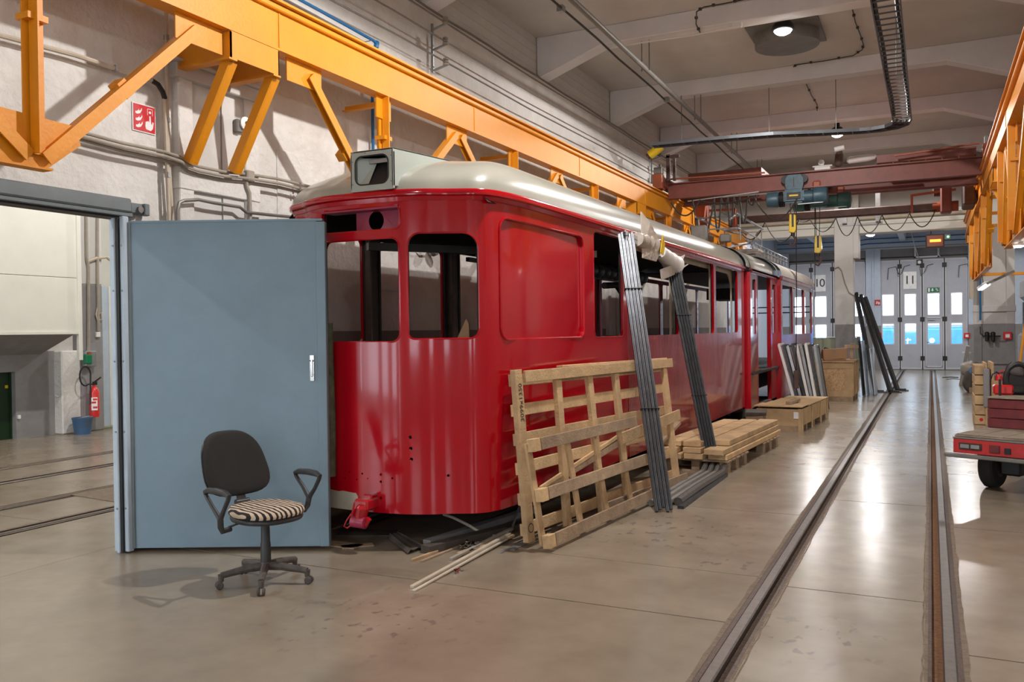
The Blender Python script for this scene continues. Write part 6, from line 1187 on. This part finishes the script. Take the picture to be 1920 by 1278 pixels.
for x in (.20, 1.0):
    for y in (.45, 1.9): w_ = MB().cyl(cpp(x-.07, y, .235), cpp(x+.07, y, .235), .235, n=28).build('wheel', 'rubber', CT, bevel=.02, smooth=True); MB().cyl(cpp(x-.075, y, .235), cpp(x+.075, y, .235), .12, n=20).build('wheel_rim', 'railside', w_, smooth=True)
cbx(.30, .5, .35, .6, .15, .36).build('axle_housing', 'black', CT, bevel=.02); cbx(.1, 1.1, .3, 2.2, .30, .39).build('chassis', 'black', CT)
for k in range(3): cbx(.02, 1.12, .78, 1.75, .586+k*.105, .686+k*.105).build('box_board', 'cartbox', CT, bevel=.006)
cbx(.01, 1.13, .76, 1.77, .902, .918).build('box_lid', 'cartdeck', CT, bevel=.004)
q = AY(1881, 731, 11.0); cn = MB().box(q.x-.10, q.x+.10, 10.95, 11.15, .919, 1.03).build('fuel_can', 'extred', None, bevel=.02); tag(cn, 'red fuel can standing on the maroon box of the cart', 'can'); cyl_ = MB().cyl((AY(1875, 730, 10.85).x, 10.85, .919), (AY(1875, 730, 10.85).x, 10.85, 1.10), .013, n=12).build('black_post', 'black'); tag(cyl_, 'short black post on the maroon box in front of the fuel can', 'post')
st = thing('cart_seat', AY(1909, 740, 11.1), 'worn black driving seat on the maroon box of the cart', 'seat'); o = AY(1909, 709, 11.1)
mb = MB(); blob('backrest', 'rubber', (o.x, o.y, o.z), (.15, .08, .19), None, None, 5, st); MB().tube([o+Vector((.125*cos(a/16*2*pi), -.07, .165*sin(a/16*2*pi))) for a in range(17)], .03, 8, cap=False).build('seat_piping', 'black', st, smooth=True)
blob('backrest_patch', 'dustpl', (o.x-.02, o.y-.05, o.z+.08), (.08, .045, .07), None, None, 6, st); blob('seat_cushion', 'rubber', (o.x, o.y, .975), (.15, .15, .055), None, None, 7, st)
a, b = AY(1912, 684, 11.9), AY(1921, 615, 11.9); tag(MB().tube([Vector((a.x, a.y, .6)), a, b, b+(b-a)], .014, 8).build('yellow_handrail', 'yellow', smooth=True), 'thin yellow handrail pole at the right edge behind the cart', 'handrail')
# tube lamps on the right truss
for (x0, y0, x1, y1, lab) in ((1856, 543, 1905, 505, 'slanted tube lamp on its bracket under the far right truss'), (1908, 458, 1935, 445, 'bright tube lamp at the right edge under the near truss')):
    Yq = 17.6 if x0 < 1900 else 13.2; a, b = AY(x0, y0, Yq), AY(x1, y1, Yq+.6); 
    if x0 < 1900: a, b = AY(1838, 540, 21.5), AY(1852, 530, 20.4)
    t = thing('tube_lamp', a, lab, 'lamp'); MB().bar(a, b, .14, .05).build('housing', 'white', t, bevel=.01); MB().bar(a-Vector((0, 0, .035)), b-Vector((0, 0, .035)), .09, .02).build('tube', 'lensw2', t); MB().tube([a.lerp(b, .5), (max(.95, a.x), a.lerp(b, .5).y, 2.80)], .012, 6).build('hanger_rod', 'galvdark', t)
a, b = AY(1850, 532, 19.6), AY(1902, 508, 19.6); tag(MB().bar(a, b, .06, .05).build('lamp_bracket', 'galvdark'), 'horizontal steel arm carrying lamps under the far right truss', 'bracket')
# another tram in the next bay, seen at the right edge
t = thing('tram', (4.2, 24, 0), 'dark blue-grey tram standing in the next bay at the right edge', 'tram'); MB().box(2.35, 4.6, 19, 30, .3, 1.45).build('lower_body', 'dado', t, bevel=.08); MB().box(2.4, 4.55, 19.05, 29.9, 2.35, 3.1).build('upper_body', 'dado', t, bevel=.15)
MB().box(2.46, 4.5, 19.12, 29.8, 1.45, 2.35).build('window_band', 'black', t)
for k in range(9): MB().box(2.42, 2.46, 19.1+k*1.25, 19.2+k*1.25, 1.45, 2.35).build('window_post', 'galv', t)
for k in range(4): MB().box(2.5+k*.62, 2.58+k*.62, 19.06, 19.12, 1.45, 2.35).build('window_post', 'galv', t)
# ================================================================ SCRAPS UNDER THE TRAM NOSE
def stick(name, p, q, w, h, m, lab, cat='lath', z0=.0, z1=.0): a, b = AZ(*p, z0+h/2), AZ(*q, z1+h/2); return tag(MB().bar(a, b, w, h).build(name, m, bevel=.002), lab, cat)
stick('long_lath', (772, 1100), (955, 1000), .03, .018, 'conduitlt', 'long pale lath with its tip nearest the camera', z1=.04)
stick('long_lath', (776, 1107), (950, 1010), .025, .012, 'conduitlt', 'second long pale lath lying just under the first one', z1=.02)
stick('long_lath', (845, 1048), (960, 990), .03, .02, 'conduit', 'short pale lath behind the two long ones', z1=.05)
stick('wood_strip', (772, 1050), (935, 990), .022, .018, 'wood', 'narrow orange-brown wood strip ending by the dark sheet')
stick('wood_strip', (862, 1038), (960, 1003), .06, .02, 'wood', 'wider orange-brown board scrap among the laths', z1=.02)
stick('wood_strip', (790, 1052), (930, 996), .02, .014, 'woodgrey', 'greyish wood strip beside the narrow orange-brown one')
stick('timber_beam', (797, 1030), (1010, 975), .10, .06, 'tarp', 'dark timber beam reaching under the tram', 'beam'); stick('timber_beam', (800, 1018), (1000, 955), .08, .05, 'dado', 'second dark beam behind the first one under the tram', 'beam')
stick('metal_strip', (955, 1005), (975, 945), .02, .004, 'galv', 'thin metal strip leaning up to the pallet foot', 'strip', z1=.20)
stick('metal_strip', (938, 1036), (990, 1010), .02, .01, 'galv', 'short bright metal strip beside the pallet foot', 'strip'); stick('metal_strip', (960, 1030), (1000, 1010), .05, .008, 'galvdark', 'flat dull metal strip next to the pallet foot', 'strip')
tag(MB().tube([AZ(832, 964, .12), AZ(850, 970, .14), AZ(880, 985, .1), AZ(908, 1002, .02), AZ(935, 1005, .015)], .012, 7).build('bent_tube', 'conduitlt', smooth=True), 'pale bent tube sticking out from under the tram nose', 'tube')
t = thing('folded_sheet', AZ(765, 1030), 'dark creased plastic sheet on the floor under the tram nose', 'sheet'); mb = MB()
P0, P1 = AZ(728, 1012), AZ(765, 1040); Q0, Q1 = AZ(745, 1008), AZ(795, 1030); n = 10
for k in range(n+1):
    a = P0.lerp(P1, k/n); b = Q0.lerp(Q1, k/n)
    for j in range(7): p = a.lerp(b, j/6); mb.V.append(p+Vector((0, 0, .012+.045*abs(sin(j*1.3))*(1-.5*k/n))))
for k in range(n):
    for j in range(6): a = k*7+j; mb.F.append((a, a+1, a+8, a+7))
mb.build('sheet', 'tarp', t, smooth=True, sharp=40)
for k, (px, py, w, lab) in enumerate(((640, 1022, .35, 'pale cardboard flake left of the dark sheet'), (690, 1000, .5, 'dark flat board far under the tram nose'), (670, 1024, .25, 'small flat scrap in front of the door edge'))):
    p = AZ(px, py); a = .4*k; tag(MB().frame(p+Vector((0, 0, .006)), Vector((cos(a), sin(a), 0))*w, Vector((-sin(a), cos(a), 0))*w*.4, Vector((0, 0, .008))).build('flat_scrap', 'woodgrey' if k != 1 else 'tarp'), lab, 'scrap')
mb = MB(); rnd = random.Random(4)
for k in range(60):
    p = AZ(884+rnd.gauss(0, 10), 1024+rnd.gauss(0, 3), .02); a = rnd.random()*6; mb.frame(p+Vector((0, 0, rnd.random()*.03)), Vector((cos(a), sin(a), .3))*.03, Vector((-sin(a), cos(a), .2))*.02, Vector((0, 0, .003)))
for k in range(16): p = AZ(857+rnd.gauss(0, 4), 1066+rnd.gauss(0, 3), .01); a = rnd.random()*6; mb.frame(p, Vector((cos(a), sin(a), .3))*.03, Vector((-sin(a), cos(a), .2))*.02, Vector((0, 0, .003)))
o = tag(mb.build('foil_crumbs', 'chrome'), 'glinting crumbs of foil and metal swarf among the laths', 'swarf', kind='stuff')
t = thing('camouflage_bag', (-4.75, 6.4, 0), 'green mottled roll standing between the blue door edge and the tram', 'roll'); q = AY(620, 640, 5.55)
MB().tube([(q.x-.03, 5.55, .55), (q.x-.03, 5.55, 1.0), (q.x-.035, 5.55, 1.5), (q.x-.02, 5.55, 1.78)], .05, 12, rs=[.05, .055, .05, .035]).build('roll', 'camo', t, smooth=True)
